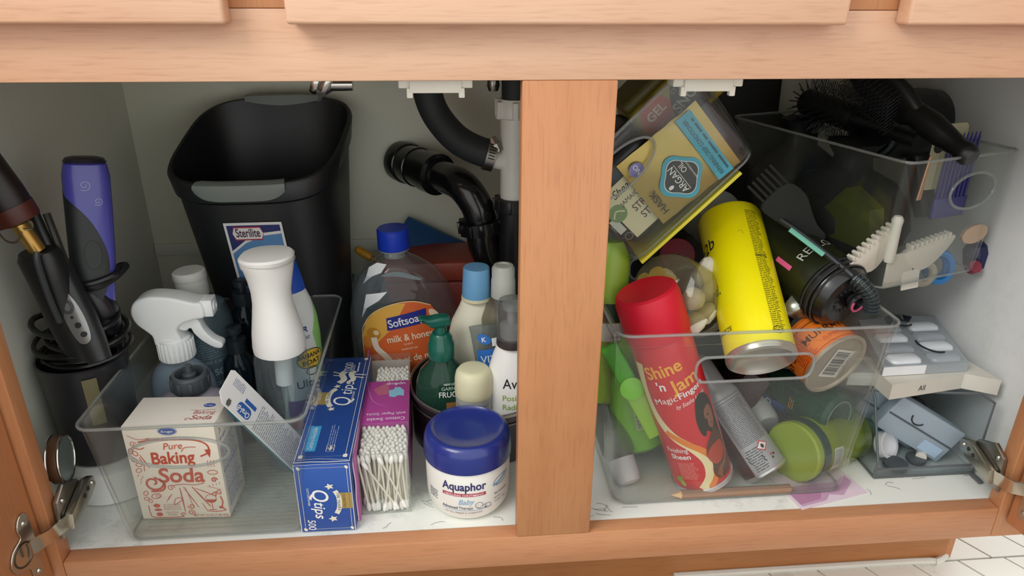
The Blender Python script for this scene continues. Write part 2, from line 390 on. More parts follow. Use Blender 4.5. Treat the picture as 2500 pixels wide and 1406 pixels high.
for x0, x1 in ((-62, -21.4), (-17.2, 24.6), (29.4, 72)):
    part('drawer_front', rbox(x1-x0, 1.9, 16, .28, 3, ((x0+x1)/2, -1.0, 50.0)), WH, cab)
part('floor_panel', box(-50.2, 56.8, T, 50, -1.2, -.02), BASE, cab, 'scuffed white cabinet floor')
part('back_panel', box(-51, 58.5, 48, 49.2, -1.2, 66), GRIME('dddecb', 'c6c5b2', .35), cab)
part('side_panel', box(-51.4, -50, T, 48, -1.2, 66), GRIME('d8d9cc', 'c3c2b4', .3), cab); part('side_panel', box(56.6, 57.8, T, 48, -1.2, 66), GRIME('e8eae8', 'cfcdc6', .25), cab)
part('counter_underside', box(-51, 58.5, T, 49, 64, 66), PANEL, cab)
part('back_ledge', box(-49.9, 56.5, 47.4, 47.99, 14.2, 16.0, bev=.1), M('dcddd0', .5), cab)
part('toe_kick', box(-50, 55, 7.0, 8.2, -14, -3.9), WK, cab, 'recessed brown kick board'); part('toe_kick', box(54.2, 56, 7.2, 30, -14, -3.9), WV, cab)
def make_door(side, x, ang):
    """doors swung out past square; side -1 left, +1 right; the inner face is local y = 0"""
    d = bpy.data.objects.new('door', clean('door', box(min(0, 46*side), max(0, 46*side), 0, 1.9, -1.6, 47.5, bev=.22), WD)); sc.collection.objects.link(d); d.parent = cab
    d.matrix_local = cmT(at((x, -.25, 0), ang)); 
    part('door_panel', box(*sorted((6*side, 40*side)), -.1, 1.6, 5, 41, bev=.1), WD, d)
    return d
dl = make_door(-1, -45.75, 80); dr = make_door(1, 54.05, -80)
def screw(mb, p, n, r=.38):
    Q = V((0, 0, 1)).rotation_difference(V(n)).to_matrix().to_4x4(); Q.translation = V(p)
    mb.merge(lathe([(r, 0), (r, .08), (r*.7, .2), (.001, .26)], 12), Q)
    mb.merge(box(-r*.6, r*.6, -.05, .05, .22, .3), Q)
    mb.merge(box(-.05, .05, -r*.6, r*.6, .22, .3), Q)
def hinge(sx, X, zb, dr_):
    """face-frame cup hinge; sx = +1 when the cabinet interior lies towards +x"""
    K = Matrix.Translation((X, .5, zb)) @ Matrix.Diagonal((sx, .78, .95, 1))
    root = bpy.data.objects.new('hinge', clean('hinge', puff([(0.0, .2), (0.5, 4.4), (2.6, 5.4), (5.6, 4.2), (6.8, 2.6), (6.6, 1.4), (2.4, .4)], .5, .1, 2, 'yz', c=.45), STEEL)); sc.collection.objects.link(root); root.parent = cab
    root.matrix_local = cmT(K)
    a = MB().merge(puff([(0.6, 1.0), (1.0, 2.6), (5.9, 3.9), (7.4, 3.4), (7.5, 2.2), (5.8, 1.6)], .8, .12, 2, 'yz', c=1.15))
    part('hinge_arm', a, M('bdb9ad', .3, 1, .06, 0, 90), root)
    for p in ((1.5, 6.6, 2.95), (.75, 1.3, 4.2)): s_ = MB(); screw(s_, p, (1, 0, 0), .3); part('screw', s_, CHROME, root)
    for p in ((1.57, 4.4, 2.7), (1.57, 5.5, 2.95)): part('adjuster_hole', MB().merge(lathe([(.26, 0), (.26, .05)], 12), Matrix.Translation(p) @ Matrix.Rotation(pi/2, 4, 'Y')), M('2b2a27', .5), root)
    # cup flange screwed to the door's inner face (door coordinates: x along the door, y = 0 inner face)
    q = -1 if sx > 0 else 1
    f = puff([(x*q, z) for x, z in sm2([(1.0, 7.3), (1.9, 7.6), (2.5, 6.6), (2.4, 5.6), (3.6, 5.0), (4.2, 3.8), (3.7, 2.6), (2.4, 2.0), (2.3, .9), (1.6, 0.1), (1.0, .5), (.9, 3.8)], 3)], .2, .05, 1, 'xz', c=-.08)
    fl = part('cup_flange', f, M('c4beb2', .25, 1, .05), dr_)
    part('hinge_cup', MB().merge(lathe([(1.25, 0), (1.25, .12), (1.1, .14), (1.0, .02), (.01, .02)], 28, c0=False), Matrix.Translation((2.6*q, -.1, 3.9)) @ Matrix.Rotation(pi/2, 4, 'X')), M('6f6b62', .3, 1), dr_)
    for z_ in (6.7, 1.0): s_ = MB(); screw(s_, (1.6*q, -.1, z_), (0, -1, 0), .3); part('screw', s_, CHROME, dr_)
    D = dr_.matrix_basis.copy(); D.translation = D.translation/SC; e_ = D @ V((2.6*q, -.5, 4.2)); Ki = K.inverted()
    def slab(P, w, h):
        rings = []
        for i, p in enumerate(P): rings.append([Ki @ (V(p)+V((0, a_, b_))) for a_, b_ in ((0, -h), (w, -h), (w, h), (0, h))])
        return loft(rings)
    s0 = K @ V((1.1, .4, 2.0)); mid = V((s0.x-.5*sx, -1.2, s0.z+.2))
    part('hinge_link', slab([s0+V((.2*sx, 1.6, .3)), s0, mid, e_+V((.6*sx, 0, .5)), e_], .25, .75), M('d6ccbb', .12, 1, .03), root)
hinge(1, XL, 2.4, dl); hinge(-1, XR, 1.8, dr)
def catch(x, lab):
    t = thing('door_catch', lab, 'door catch', at((x, 3.6, ZT-1.7)))
    part('catch_plate', MB().merge(box(-3.0, 3.0, -.9, .9, .75, 1.65, bev=.1)).merge(box(-2.1, 2.1, -1.15, -.85, .4, 1.45, bev=.08)), M('e9e7da', .4), t)
    part('catch_foot', box(-2.35, -1.85, -1.1, -.5, 0, .8, bev=.08), M('e9e7da', .4), t); part('catch_foot', box(1.85, 2.35, -1.1, -.5, 0, .8, bev=.08), M('e9e7da', .4), t)
catch(-6.8, 'white plastic door catch under the rail over the left opening'); catch(15.9, 'white plastic door catch under the rail over the right opening')
# room floor in front of and under the cabinet
fl = bpy.data.objects.new('floor', clean('floor', box(-150, 160, -160, 40, -16, -14.35), M('8d8a82', .8))); sc.collection.objects.link(fl); fl['kind'] = 'structure'
tm = GRIME('dcd9d0', 'a39f95', .5); tme = {}
R_ = random.Random(3)
for i in range(10):
    for j in range(6):
        x0 = 30+i*6.2-j*3.0+((j % 2)*1.5); mb = MB().add([(a, b, c) for c in (-14.34, -14.0-.04*R_.random()) for a, b in ((x0, -14+j*5.2), (x0+5.9, -14+j*5.2), (x0+5.9-2.9, -9.1+j*5.2), (x0-2.9, -9.1+j*5.2))], [(3, 2, 1, 0), (4, 5, 6, 7), (0, 1, 5, 4), (1, 2, 6, 5), (2, 3, 7, 6), (3, 0, 4, 7)])
        part('tile', mb, tm, fl)
wl = tagged('caulk_bead', 'white sealant bead where the kick board meets the tiles', 'sealant', tube([(20, 6.8, -13.8), (50, 6.7, -13.8), (53.6, 6.4, -13.8), (56.2, 8.4, -13.9), (56.4, 12, -13.9)], .45, 8, sm=4), M('cfccc2', .5))
# dirt and hairs on the cabinet floor
hr = MB(); R_ = random.Random(11)
for k in range(34):
    x, y = (R_.uniform(34, 54), R_.uniform(2.5, 6.5)) if k < 14 else ((R_.uniform(-16, -1), R_.uniform(2.2, 7)) if k < 26 else (R_.uniform(8, 12), R_.uniform(2.4, 5)))
    a = R_.uniform(0, 6); p = [(x, y, .03)]
    for _ in range(5): a += R_.uniform(-.7, .7); x += cos(a)*.35; y += sin(a)*.2; p.append((x, max(2.1, y), .03))
    hr.merge(tube(p, .018, 4))
h = part('stray_hair', hr, M('55504a', .8), None); h['kind'] = 'stuff'; h['label'] = 'loose dark hairs and fluff scattered on the white cabinet floor'; h['category'] = 'hair'
# ================================================================ plumbing
BP = M('121314', .22, 0, .1, 0, 60, .3); WP = M('efefe6', .38); RUB = M('2a2e30', .62, 0, .12, .15, 120)
t = thing('drain_trap', 'glossy black plastic drain pipe curving from the back wall', 'pipe')
pe = PY(985, 395, 47.6)
ax = (PY(1105, 440, 37)-pe).normalized()
A_ = axT(pe-V((0, 0, 0)), pe+ax*10)
part('wall_collar', lathe([(2.95, -.6), (3.0, 1.2), (2.9, 1.5), (2.75, 1.6), (2.75, 3.6), (2.85, 3.7), (2.85, 4.1), (2.7, 4.2), (2.6, 6.5), (2.9, 6.6), (2.9, 9.2), (2.3, 9.3), (2.2, 9.8), (1.2, 9.8)], 36), BP, t, T=A_)
part('pipe', tube([pe+ax*6, pe+ax*11, PY(1130, 455, 35), PY(1165, 505, 34), PY(1175, 550, 34), PY(1185, 610, 34), PY(1220, 670, 35), PY(1270, 700, 36), PY(1320, 690, 36), PY(1335, 640, 36)], 2.15, 20, sm=6), BP, t)
nb = lathe([(2.5, -.9), (2.9, -.8), (2.9, .9), (2.5, 1.0)], 36)
for k in range(12): nb.merge(box(2.7, 3.15, -.25, .25, -.8, .8, bev=.05), Matrix.Rotation(2*pi*k/12, 4, 'Z'))
part('slip_nut', nb, BP, t, T=axT(PY(1174, 548, 34), PY(1180, 585, 34)))
t2 = thing('drain_tailpiece', 'white vertical drain pipe with a side branch beside the post', 'pipe')
pt = PY(1256, 240, 33); pb = PY(1258, 480, 33); 
part('pipe', lathe([(1.75, 0), (1.75, 12.4), (1.9, 12.6)], 28), WP, t2, T=axT((pt.x, 33, 26.3), (pt.x, 33, 40)))
nn = lathe([(1.9, 0), (2.15, .2), (2.15, 1.8), (1.9, 2.4)], 28)
for k in range(6): nn.merge(box(1.9, 2.6, -.35, .35, .1, 2.2, bev=.1), Matrix.Rotation(2*pi*k/6+.5, 4, 'Z'))
part('slip_nut', nn, WP, t2, T=at((pt.x, 33, pt.z-2.4)))
part('upper_pipe', lathe([(1.6, 0), (1.6, 14)], 24), RUB, t2, T=at((pt.x, 33, pt.z)))
pbr = PY(1208, 385, 33)
part('branch', lathe([(1.15, 0), (1.15, 3.4)], 20), WP, t2, T=axT((pbr.x-.5, 32.6, pbr.z), (pt.x, 33, pbr.z-.7)))
t3 = thing('drain_riser', 'black drain riser with a ribbed nut below the white pipe', 'pipe')
nb = lathe([(2.0, 0), (2.5, .2), (2.5, 1.6), (2.0, 1.8)], 30)
for k in range(10): nb.merge(box(2.3, 2.75, -.3, .3, .1, 1.7, bev=.05), Matrix.Rotation(2*pi*k/10, 4, 'Z'))
part('pipe', lathe([(2.0, 0), (2.0, 13.6)], 28), M('1b1c1e', .35), t3, T=at((pt.x, 33, 11.5))); part('ribbed_nut', nb, M('1b1c1e', .35), t3, T=at((pt.x, 33, 24.8)))
t4 = thing('overflow_hose', 'thick dull black rubber hose curving down to the white pipe', 'hose')
part('hose', tube([PY(1040, 150, 36), PY(1042, 215, 36), PY(1062, 275, 36), PY(1105, 330, 35), PY(1150, 360, 34), PY(1205, 380, 33)], 1.85, 20, sm=7), RUB, t4)
cp = PY(1196, 378, 33.2); cd = V((pt.x, 33, pbr.z-.7))-pbr
cl = lathe([(2.0, -.6), (2.08, -.6), (2.08, .6), (2.0, .6)], 30)
part('hose_clamp', cl, STEEL, t4, T=axT(cp, cp+cd)); 
sl = MB()
for k in range(7): sl.merge(box(-.07, .07, -2.13, -2.05, -.4, .4), Matrix.Rotation(radians(-60+k*10), 4, 'Z'))
part('clamp_slot', sl, M('26251f', .6), t4, T=axT(cp, cp+cd)); part('clamp_screw', MB().merge(lathe([(.55, 0), (.55, .5), (.42, .9)], 8)).merge(lathe([(.75, -1.0), (.75, 0)], 10)), STEEL, t4, T=axT(cp+V((.6, -.8, 1.6)), cp+V((-.2, -.6, 3.4))))
v = thing('shutoff_valve', 'small chrome shutoff valve peeking below the rail over the waste bin', 'valve'); pv = PY(797, 205, 30)
part('valve_body', MB().merge(lathe([(.001, -1.1), (.7, -1.0), (1.0, -.3), (.9, 1.4), (.6, 2.0), (.6, 3.5)], 20), Matrix.Rotation(radians(35), 4, 'Y')).merge(lathe([(.8, 0), (.8, 3)], 16), Matrix.Rotation(pi/2, 4, 'Y')), CHROME, v, T=at(pv)); 
part('valve_handle', MB().merge(lathe([(.001, 0), (1.5, .1), (1.6, .5), (1.4, .9), (.001, 1)], 24, sy=.55), Matrix.Rotation(radians(-70), 4, 'Y')), CHROME, v, T=at(pv+V((-.6, -.5, .3))))
v = tagged('shutoff_valve', 'tiny dark chrome valve knob beside the white pipe under the rail', 'valve', lathe([(.001, -.9), (.6, -.8), (.8, -.2), (.7, .8), (.5, 1.2), (.5, 2.2)], 20), M('8d8a84', .25, 1), at(PY(1204, 205, 33)))
# ================================================================ clear bins
def make_bin(name, label, T, wb, db, wt, dt, h, hole=None, th=.22, r=1.3, haze=.03, band=0, backhole=True):
    """wb x db base, wt x dt at the rim; y runs away from the viewer, the front wall foot at y=0"""
    root = thing(name, label, 'storage bin', T); cy = db/2
    def R(w_, d_, z, rad): return rr(w_, d_, rad, z, 6, 0, cy)
    k = lambda z: (wb+(wt-wb)*z/h, db+(dt-db)*z/h)
    o = [R(wb-1.0, db-1.0, 0, r), R(wb-.3, db-.3, .12, r), R(*k(.5), .5, r)]; o += [R(*k(z), z, r) for z in (h*.33, h*.66, h-band)]
    if band: w_, d_ = k(h-band); o += [R(w_+.5, d_+.5, h-band+.06, r+.2), R(*(q+.5 for q in k(h)), h, r+.2)]
    w_, d_ = k(h); 
    if not band: o += [R(w_, d_, h-.3, r), R(w_+.5, d_+.5, h-.22, r+.2), R(w_+.5, d_+.5, h, r+.2)]
    o += [R(w_-2*th, d_-2*th, h, r), R(*(q-2*th for q in k(.6)), .6, r), R(wb-1.4, db-1.4, .3, r)]
    body = part('body', loft(o), CLR('fafbfa', haze, 'cfd6d4', .08), root)
    part('rim', tube([p for p in R(w_+.36, d_+.36, h-.04, r+.2)], .15, 8, True), EDGE, root, 'thick clear rim')
    part('base_edge', tube([p for p in R(wb-.6, db-.6, .2, r)], .12, 6, True), EDGE, root)
    if hole:
        hx, hz, a, b, kind = hole; sl = (dt-db)/2/h; yf = -sl*hz
        sh = [(hx+p.x, hz+p.y) for p in (ring(a, b, 0, 40) if kind == 'oval' else rr(2*a, 2*b, b*.75, 0, 6))]
        cutout(body, puff(sh, 4, .01, 1, 'xz', c=yf))
        def hr(s_, yy): return tube([(x, yy+s_*sl*(hz-z), z) for x, z in sh], .16, 8, True)
        part('handle_edge', hr(1, -sl*hz), EDGE, root, 'raised rim round the %s handle hole' % kind)
        if backhole:
            cutout(body, puff(sh, 4, .01, 1, 'xz', c=db+sl*hz)); part('handle_edge', hr(-1, db+sl*hz), EDGE, root)
    return root, body
fl_, fr_ = PZ(330, 1325, .1), PZ(737, 1300, .1)
BLx = (fl_.x+fr_.x)/2+.1
binL, _b = make_bin('storage_bin', 'clear bin with an oval handle hole at the left, holding baking soda and spray bottles', at((BLx-.35, 2.3, .05), 0), 18.0, 26.5, 20.6, 28.6, 14.6, (-1.5, 11.3, 4.6, 1.75, 'oval'))
rg = MB()
for i in range(38): rg.merge(box(-7.6, 7.6, 1.2+i*.62, 1.45+i*.62, .3, .33))
q = part('floor_ribs', rg, CLR('eef0ee', .10, 'e0e3e0', .2), binL); q['kind'] = 'stuff'
# ---- baking soda carton
RED = M('c8553f', .55); CREAM = M('eee2cf', .5); BLUE = M('2c4fa3', .5); NAVY = M('26306e', .5)
p0, p1 = PZ(350, 1267, .35), PZ(563, 1262, .35)
T_ = frm((p0+p1)/2, p1-p0, (0, 0, 1)); bw = (p1-p0).length; bh = 11.6; bd = 5.4
bk = thing('baking_soda_box', 'cream carton with red lettering and doodles standing in the left clear bin', 'box', T_)
part('carton', box(-bw/2, bw/2, 0, bd, 0, bh, bev=.07), M('f0e6d6', .5, 0, .03), bk); part('top_flap', box(-bw/2+.1, bw/2-.1, .05, bd-.1, bh-.02, bh+.05, bev=.03), M('f2ebe0', .5, 0, .03), bk)
P = Print(); hw = bw/2
P.ell(-.1, 11.0, .95, .5, BLUE, 1); P.ering(-.1, 11.0, .87, .43, .04, WHITE, 2); P.text('Kroger', -.1, 10.85, .42, WHITE, 3, bold=.01, sh=.2)
P.text('SPRINKLE SOME SPARKLE...', .2, 10.05, .36, M('8d6f5c', .6), 2, wid=5.2, arc=-.012)
P.line([(-3.2, 9.75), (-2, 9.95), (0, 10.0), (2, 9.95), (3.2, 9.6), (3.65, 9.0), (3.45, 8.3), (2.7, 7.9)], .16, RED, 2, sm=5)
P.text('Pure', .1, 8.85, 1.1, RED, 2, sh=.25, xs=.95, rot=3); P.text('Baking', -.1, 7.1, 2.05, RED, 2, bold=.035, xs=.82, rot=2, sh=.08)
P.line([(.9, 8.5), (1.3, 9.0), (2.4, 9.05)], .07, RED, 2, sm=4); P.text('Soda', .35, 4.75, 2.5, RED, 2, bold=.045, xs=.95, sh=.08); P.spiral(-2.6, 4.7, 1.05, 1.2, .22, RED, 2, a0=0, dr=-1)
P.line([(-3.0, 3.62), (-1.8, 3.75), (-1.5, 4.6), (-2.4, 5.4)], .2, RED, 2, sm=5); P.line([(-.9, 4.25), (.2, 4.45), (1.6, 4.35), (2.6, 4.6)], .07, RED, 2, sm=5)
P.line([(-4.1, 10.6), (-3.2, 10.1), (-2.0, 10.15)], .06, RED, 2, sm=5); P.spiral(-3.75, 9.5, .35, 1.3, .07, RED); P.line([(-3.9, 9.2), (-3.2, 8.9), (-2.7, 9.1)], .09, RED, 2, sm=4)
for i, (a, b) in enumerate(((-4.1, 8.7), (-3.7, 8.4), (-3.95, 7.6), (-3.6, 7.0), (-3.75, 6.3))): P.ering(a, b, .22, .3, .07, RED, 2, rot=30*i)
P.line([(-3.3, 8.2), (-2.9, 7.3), (-2.6, 6.6)], .1, RED, 2, taper=True); P.line([(-3.4, 7.9), (-3.1, 7.0), (-3.2, 6.2)], .07, RED, 2)
for a, b in ((-4.0, 5.5), (-3.8, 5.0), (-3.6, 5.3), (-3.9, 4.6)): P.line([(a, b), (a+.12, b+.3)], .05, RED, 2)
P.ering(-2.6, 3.0, .5, .3, .07, RED, 2, rot=15); P.ering(-2.45, 3.0, .2, .15, .05, RED); P.ering(-3.6, 3.4, .3, .2, .07, RED, 2, rot=60); P.ering(-3.65, 2.7, .25, .2, .06, RED, 2); P.ering(-3.3, 2.4, .18, .22, .06, RED, 2)
P.spiral(-.95, 4.0, .4, 1.3, .08, RED); P.line([(-1.5, 2.5), (-1.0, 3.2)], .1, RED, taper=True); P.line([(-1.7, 2.2), (-1.3, 2.9)], .05, RED)
P.line([(-.95, 2.0), (-.7, 2.6), (-.2, 2.7), (-.1, 2.4), (-.5, 2.1), (-.9, 1.8)], .07, RED, closed=True, sm=3)
for (a, b, c, d, w_) in ((-.05, 4.0, .0, .9, .14), (.5, 4.1, .95, 1.5, .07), (.3, 4.1, 1.5, 1.4, .1), (1.2, 4.1, 2.7, 1.5, .16), (1.5, 3.9, 3.4, 2.9, .1), (1.9, 2.0, 2.3, .9, .08), (2.7, 4.1, 4.0, 3.75, .05)): P.line([(a, b), ((a+c)/2, (b+d)/2), (c, d)], w_, RED, taper=True)
P.spiral(.75, 1.6, .38, 1.4, .09, RED, a0=3); P.spiral(.6, .75, .4, 1.6, .08, RED, a0=5)
P.poly([(2.9+.55*cos(t), 2.4+.42*sin(t)) for t in [pi+pi*i/12 for i in range(13)]], RED, 2); P.ering(2.9, 2.55, .55, .5, .05, RED, 2); P.line([(2.9, 2.0), (2.9, 1.1)], .08, RED); P.line([(2.5, 1.05), (3.3, 1.05)], .08, RED)
P.line([(3.1, 3.1), (3.5, 3.4), (3.45, 2.8)], .12, RED, sm=3); P.spiral(3.9, 3.3, .35, 1.2, .1, RED, a0=1); P.line([(3.9, 2.8), (4.05, 2.1), (3.9, 1.4), (4.25, 1.0)], .14, RED, sm=4); P.ell(3.75, 1.35, .2, .16, RED); P.line([(2.3, .95), (3.2, .8), (4.2, .95)], .09, RED, sm=4)
P.ell(3.6, 5.9, .5, .25, CREAM, 2); P.ering(3.6, 5.9, .5, .25, .07, RED, 3)
for i in range(3): P.line([(3.3+i*.3, 6.6), (3.2+i*.3, 7.0), (3.35+i*.3, 7.4)], .06, RED, sm=3)
P.poly([(3.2, 8.7), (3.8, 8.75), (3.75, 8.3), (3.6, 7.7)], RED); P.spiral(3.6, 4.9, .32, 1.3, .14, RED)
for i in range(4): P.line([(3.0+i*.35, 4.3+.1*i), (3.05+i*.35, 4.05+.1*i)], .06, RED)
P.ell(-2.8, 1.75, .35, .25, RED); P.ell(-2.75, 1.2, .38, .16, RED); P.ell(-2.7, .6, .33, .25, RED)
for i, t in enumerate(('& CLEANING', '& BAKING', 'MIRACLE')): P.text(t, -1.25, 1.75-i*.3, .32, M('c49c87', .6), 2, al='C', wid=1.7)
for i, t in enumerate(('GLUTEN', 'FREE')): P.text(t, -1.35, .72-i*.3, .32, M('c49c87', .6), 2, wid=1.3 if i == 0 else .9)
P.line([(-3.65, 1.8), (-3.6, .6), (-3.2, .2), (-1, .18), (-.2, .25)], .09, RED, sm=5); P.spiral(-.3, .5, .28, 1.1, .09, RED)
P.text('NET WT 16 OZ (1 LB) 453g', 2.6, .22, .42, M('b8604a', .6), 2, wid=3.6)
P.build('front_print', mp_front(0), bk, clip=(-hw+.1, .05, hw-.1, bh))
P = Print(); P.ell(3.0, 3.6, .62, .36, BLUE); P.text('Kroger', 3.0, 3.47, .32, WHITE, 2, bold=.01); P.text('Baking', 2.9, 2.0, .85, M('b0625a', .6), 1, sh=.2); P.text('Soda', 2.9, 1.0, 1.1, M('b0625a', .6), 1, sh=.2, bold=.02); P.line([(1.4, 2.75), (2.6, 2.65), (3.9, 2.8)], .05, M('b0625a', .6), sm=3); P.spiral(1.55, 1.05, .3, 1.1, .07, M('b0625a', .6))
P.build('top_print', mp_top(bh+.05), bk)
P = Print(); P.fine(.5, 1.0, 4.9, 8.6, 20, M('7a89ad', .6), 1, seed=4); P.text('Kroger', 1.7, 9.1, .6, BLUE, 1, sh=.2); P.line([(1, 10.6), (1.3, 10.2), (1.0, 9.9)], .1, NAVY); P.line([(.5, 5.5), (4.8, 5.5)], .08, BLUE); P.line([(.5, 3.0), (4.8, 3.0)], .08, BLUE)
P.build('side_print', mp_plane((hw, 0, 0), (0, 1, 0), (0, 0, 1)), bk)
# ---- toothbrush blister card leaning
cTR = PY(567, 898, 9.5); cTL = PY(527, 971, 5.8); cBR = PZ(724, 1222, .9); ed = cTL-cTR; cBL = cBR+ed*.55+V((0, 0, .4)); 
xd = (cTL-cTR); ln = (cBR-cTR); T_ = frm(cTR, -xd, -ln); L_ = ln.length; wC = xd.length
ob = thing('blister_pack', 'white card blister pack with blue logo leaning inside the left bin', 'package', T_)
part('backing_card', puff([(-wC+.8, 0), (-.3, 0), (0, -.4), (0, -L_), (-wC, -L_), (-wC, -.9)], .1, .02, 1, 'xz'), M('e6e5e3', .5, 0, .04), ob)
part('blister', MB().merge(loft([[V((x, .05+y, z)) for x, z in ((-wC+.5, -2.6), (-.5, -2.6), (-.5, -L_+.9), (-wC+.5, -L_+.9))] for y in (0, .9)])).merge(loft([[V((x, .95+y, z)) for x, z in ((-wC+.8, -2.9), (-.8, -2.9), (-.8, -L_+1.2), (-wC+.8, -L_+1.2))] for y in (0, .5)])), CLR('9fd0dc', .25, '5fb4c8', .1), ob, 'teal tinted plastic blister')
P = Print(); P.poly([(-3.4+.55*cos(t)*(1.0 if i % 2 else .6), -1.5+.55*sin(t)*(.55)) for i, t in enumerate([2*pi*i/12 for i in range(12)])], M('5a5650', .7)); OBB = M('2f5ea8', .5)
P.rect(-3.5, -4.6, -2.2, -2.6, OBB, 1, r=.5); P.text('Oral-B', -2.7, -3.6, .95, WHITE, 2, rot=90, bold=.03, wid=1.8, sh=.2); P.rect(-2.0, -4.9, -1.5, -3.2, OBB, 1); P.fine(-1.5, -2.6, -.4, -.9, 6, M('8a90a8', .6), 1, seed=3)
P.fine(-3.8, -L_+.6, -.4, -5.4, 26, M('8f959f', .6), 1, seed=8); P.build('card_print', mp_front(-.05), ob)
# ---- bottles: helpers
def bottle(name, label, T, prof, mat, e=2.0, sy=1, cat='bottle', n=36, body='body'):
    t = thing(name, label, cat, T); part(body, lathe(prof, n, e=e, sy=sy), mat, t); return t
# trigger spray
pc = PY(433, 860, 17.8); TS = at((pc.x, 17.8, .5), -8)
zc = pc.z-.5
ts = bottle('spray_bottle', 'frosted pale blue bottle with a white trigger spray head in the left bin', TS, [(3.2, 0), (3.7, .4), (3.8, 2), (3.8, zc-5.2), (3.6, zc-3.4), (2.9, zc-2.0), (1.9, zc-1.0), (1.5, zc-.4), (1.5, zc+.5)], CLR('c4d6e4', .45, 'b4c8d8', .35), sy=.6, e=2.3)
col = lathe([(1.75, 0), (1.95, .2), (1.8, 2.6), (1.6, 2.8)], 36)
for k in range(26): col.merge(box(1.72, 2.0, -.09, .09, .25, 2.4, bev=.04), Matrix.Rotation(2*pi*k/26, 4, 'Z'))
WP2 = M('e9eceb', .38, 0, .02); part('ribbed_collar', col, WP2, ts, T=at((0, 0, zc-.6)))
hd = sm2([(-1.5, 1.4), (-1.9, 2.8), (-3.2, 4.2), (-3.6, 5.6), (-3.0, 6.9), (-1.4, 7.5), (1.0, 7.3), (3.0, 6.7), (4.0, 6.5), (4.1, 4.9), (3.0, 4.6), (1.6, 4.1), (.9, 3.2), (1.25, 1.5)], 4)
part('spray_head', puff(hd, 2.7, .32, 4), WP2, ts, T=at((0, 0, zc)) @ Matrix.Rotation(radians(8), 4, 'Z'))
nz = MB().merge(box(3.7, 5.0, -.95, .95, 4.75, 6.75, bev=.16)).merge(lathe([(.6, 0), (.6, .12), (.35, .14), (.3, .02)], 16), Matrix.Translation((5.0, 0, 5.75)) @ Matrix.Rotation(pi/2, 4, 'Y')); part('nozzle', nz, WP2, ts, T=at((0, 0, zc)) @ Matrix.Rotation(radians(8), 4, 'Z'))
tg = sm2([(.9, 3.3), (1.6, 4.3), (2.6, 4.6), (3.2, 4.2), (3.6, 3.0), (4.4, 1.9), (5.3, 1.3), (5.2, .7), (4.4, .8), (3.3, 1.6), (2.5, 2.6), (2.2, 3.3), (1.6, 3.0)], 4)
part('trigger', puff(tg, 1.4, .16, 3), WP2, ts, T=at((0, 0, zc)) @ Matrix.Rotation(radians(8), 4, 'Z'))
# grey liquid soap bottle
pc = PY(475, 722, 23.6); GB = M('566a72', .38, 0, .1)
cs = bottle('soap_bottle', 'round shouldered blue-grey soap bottle with a white flip cap behind the trigger spray', at((pc.x+1.0, 23.6, .5), 0, 0, -3), [(3.2, 0), (3.6, .5), (3.7, 2), (3.7, pc.z-5), (3.5, pc.z-3.4), (3.0, pc.z-1.6), (1.6, pc.z-.5), (1.45, pc.z)], GB)
part('flip_cap', MB().merge(lathe([(1.75, 0), (1.8, .2), (1.8, 2.0), (1.72, 2.1)], 32)).merge(lathe([(1.85, 2.12), (1.9, 2.3), (1.85, 3.0), (1.65, 3.15), (.001, 3.15)], 32)), M('d9d9d3', .5, 0, .05), cs, T=at((-.1, 0, pc.z-.3)))
P = Print(); LB = M('a9bfc8', .5); P.text('MAGIC SOAP', 1.0, pc.z-9.6, 1.15, LB, 1, bold=.03, wid=6.4); P.text('18-IN-1 PURE CASTILE', 1.0, pc.z-8.0, .55, LB, 1, wid=6); P.text('BABY UNSCENTED', 1.0, pc.z-10.9, .6, LB, 1, bold=.02, wid=5.6); P.fine(-1.5, pc.z-7.4, 3.4, pc.z-4.6, 6, M('7a929c', .5), 1, seed=9); P.fine(-1.5, pc.z-15, 3.4, pc.z-11.6, 6, M('7a929c', .5), 1)
P.build('label', mp_cyl(3.7), cs, du=.6)
# bottle with grey open cap
pc = PY(463, 955, 13.4)
gb = bottle('squat_bottle', 'wide lavender-grey bottle with a dark grey ringed cap behind the baking soda', at((pc.x+.3, 13.4, .5)), [(3.9, 0), (4.4, .5), (4.4, pc.z-4), (4.2, pc.z-2.2), (3.3, pc.z-.9), (2.0, pc.z-.3), (1.6, pc.z)], M('8d8c97', .5, 0, .06), sy=.5, e=2.4)
GC = M('454c51', .5, 0, .08); cp_ = lathe([(1.9, 0), (2.0, .3), (1.95, 1.7), (1.75, 1.95), (1.5, 1.95), (1.35, 1.6), (1.3, .9), (.001, .9)], 28)
for k in range(10): cp_.merge(box(1.85, 2.1, -.2, .2, .2, 1.6, bev=.06), Matrix.Rotation(2*pi*k/10, 4, 'Z'))
part('cap', cp_, GC, gb, T=at((0, 0, pc.z-.1))); part('spout', lathe([(.8, 0), (.7, 1.1), (.45, 1.3), (.4, 2.2), (.001, 2.2)], 16), GC, gb, T=at((0, 0, pc.z+.6)))
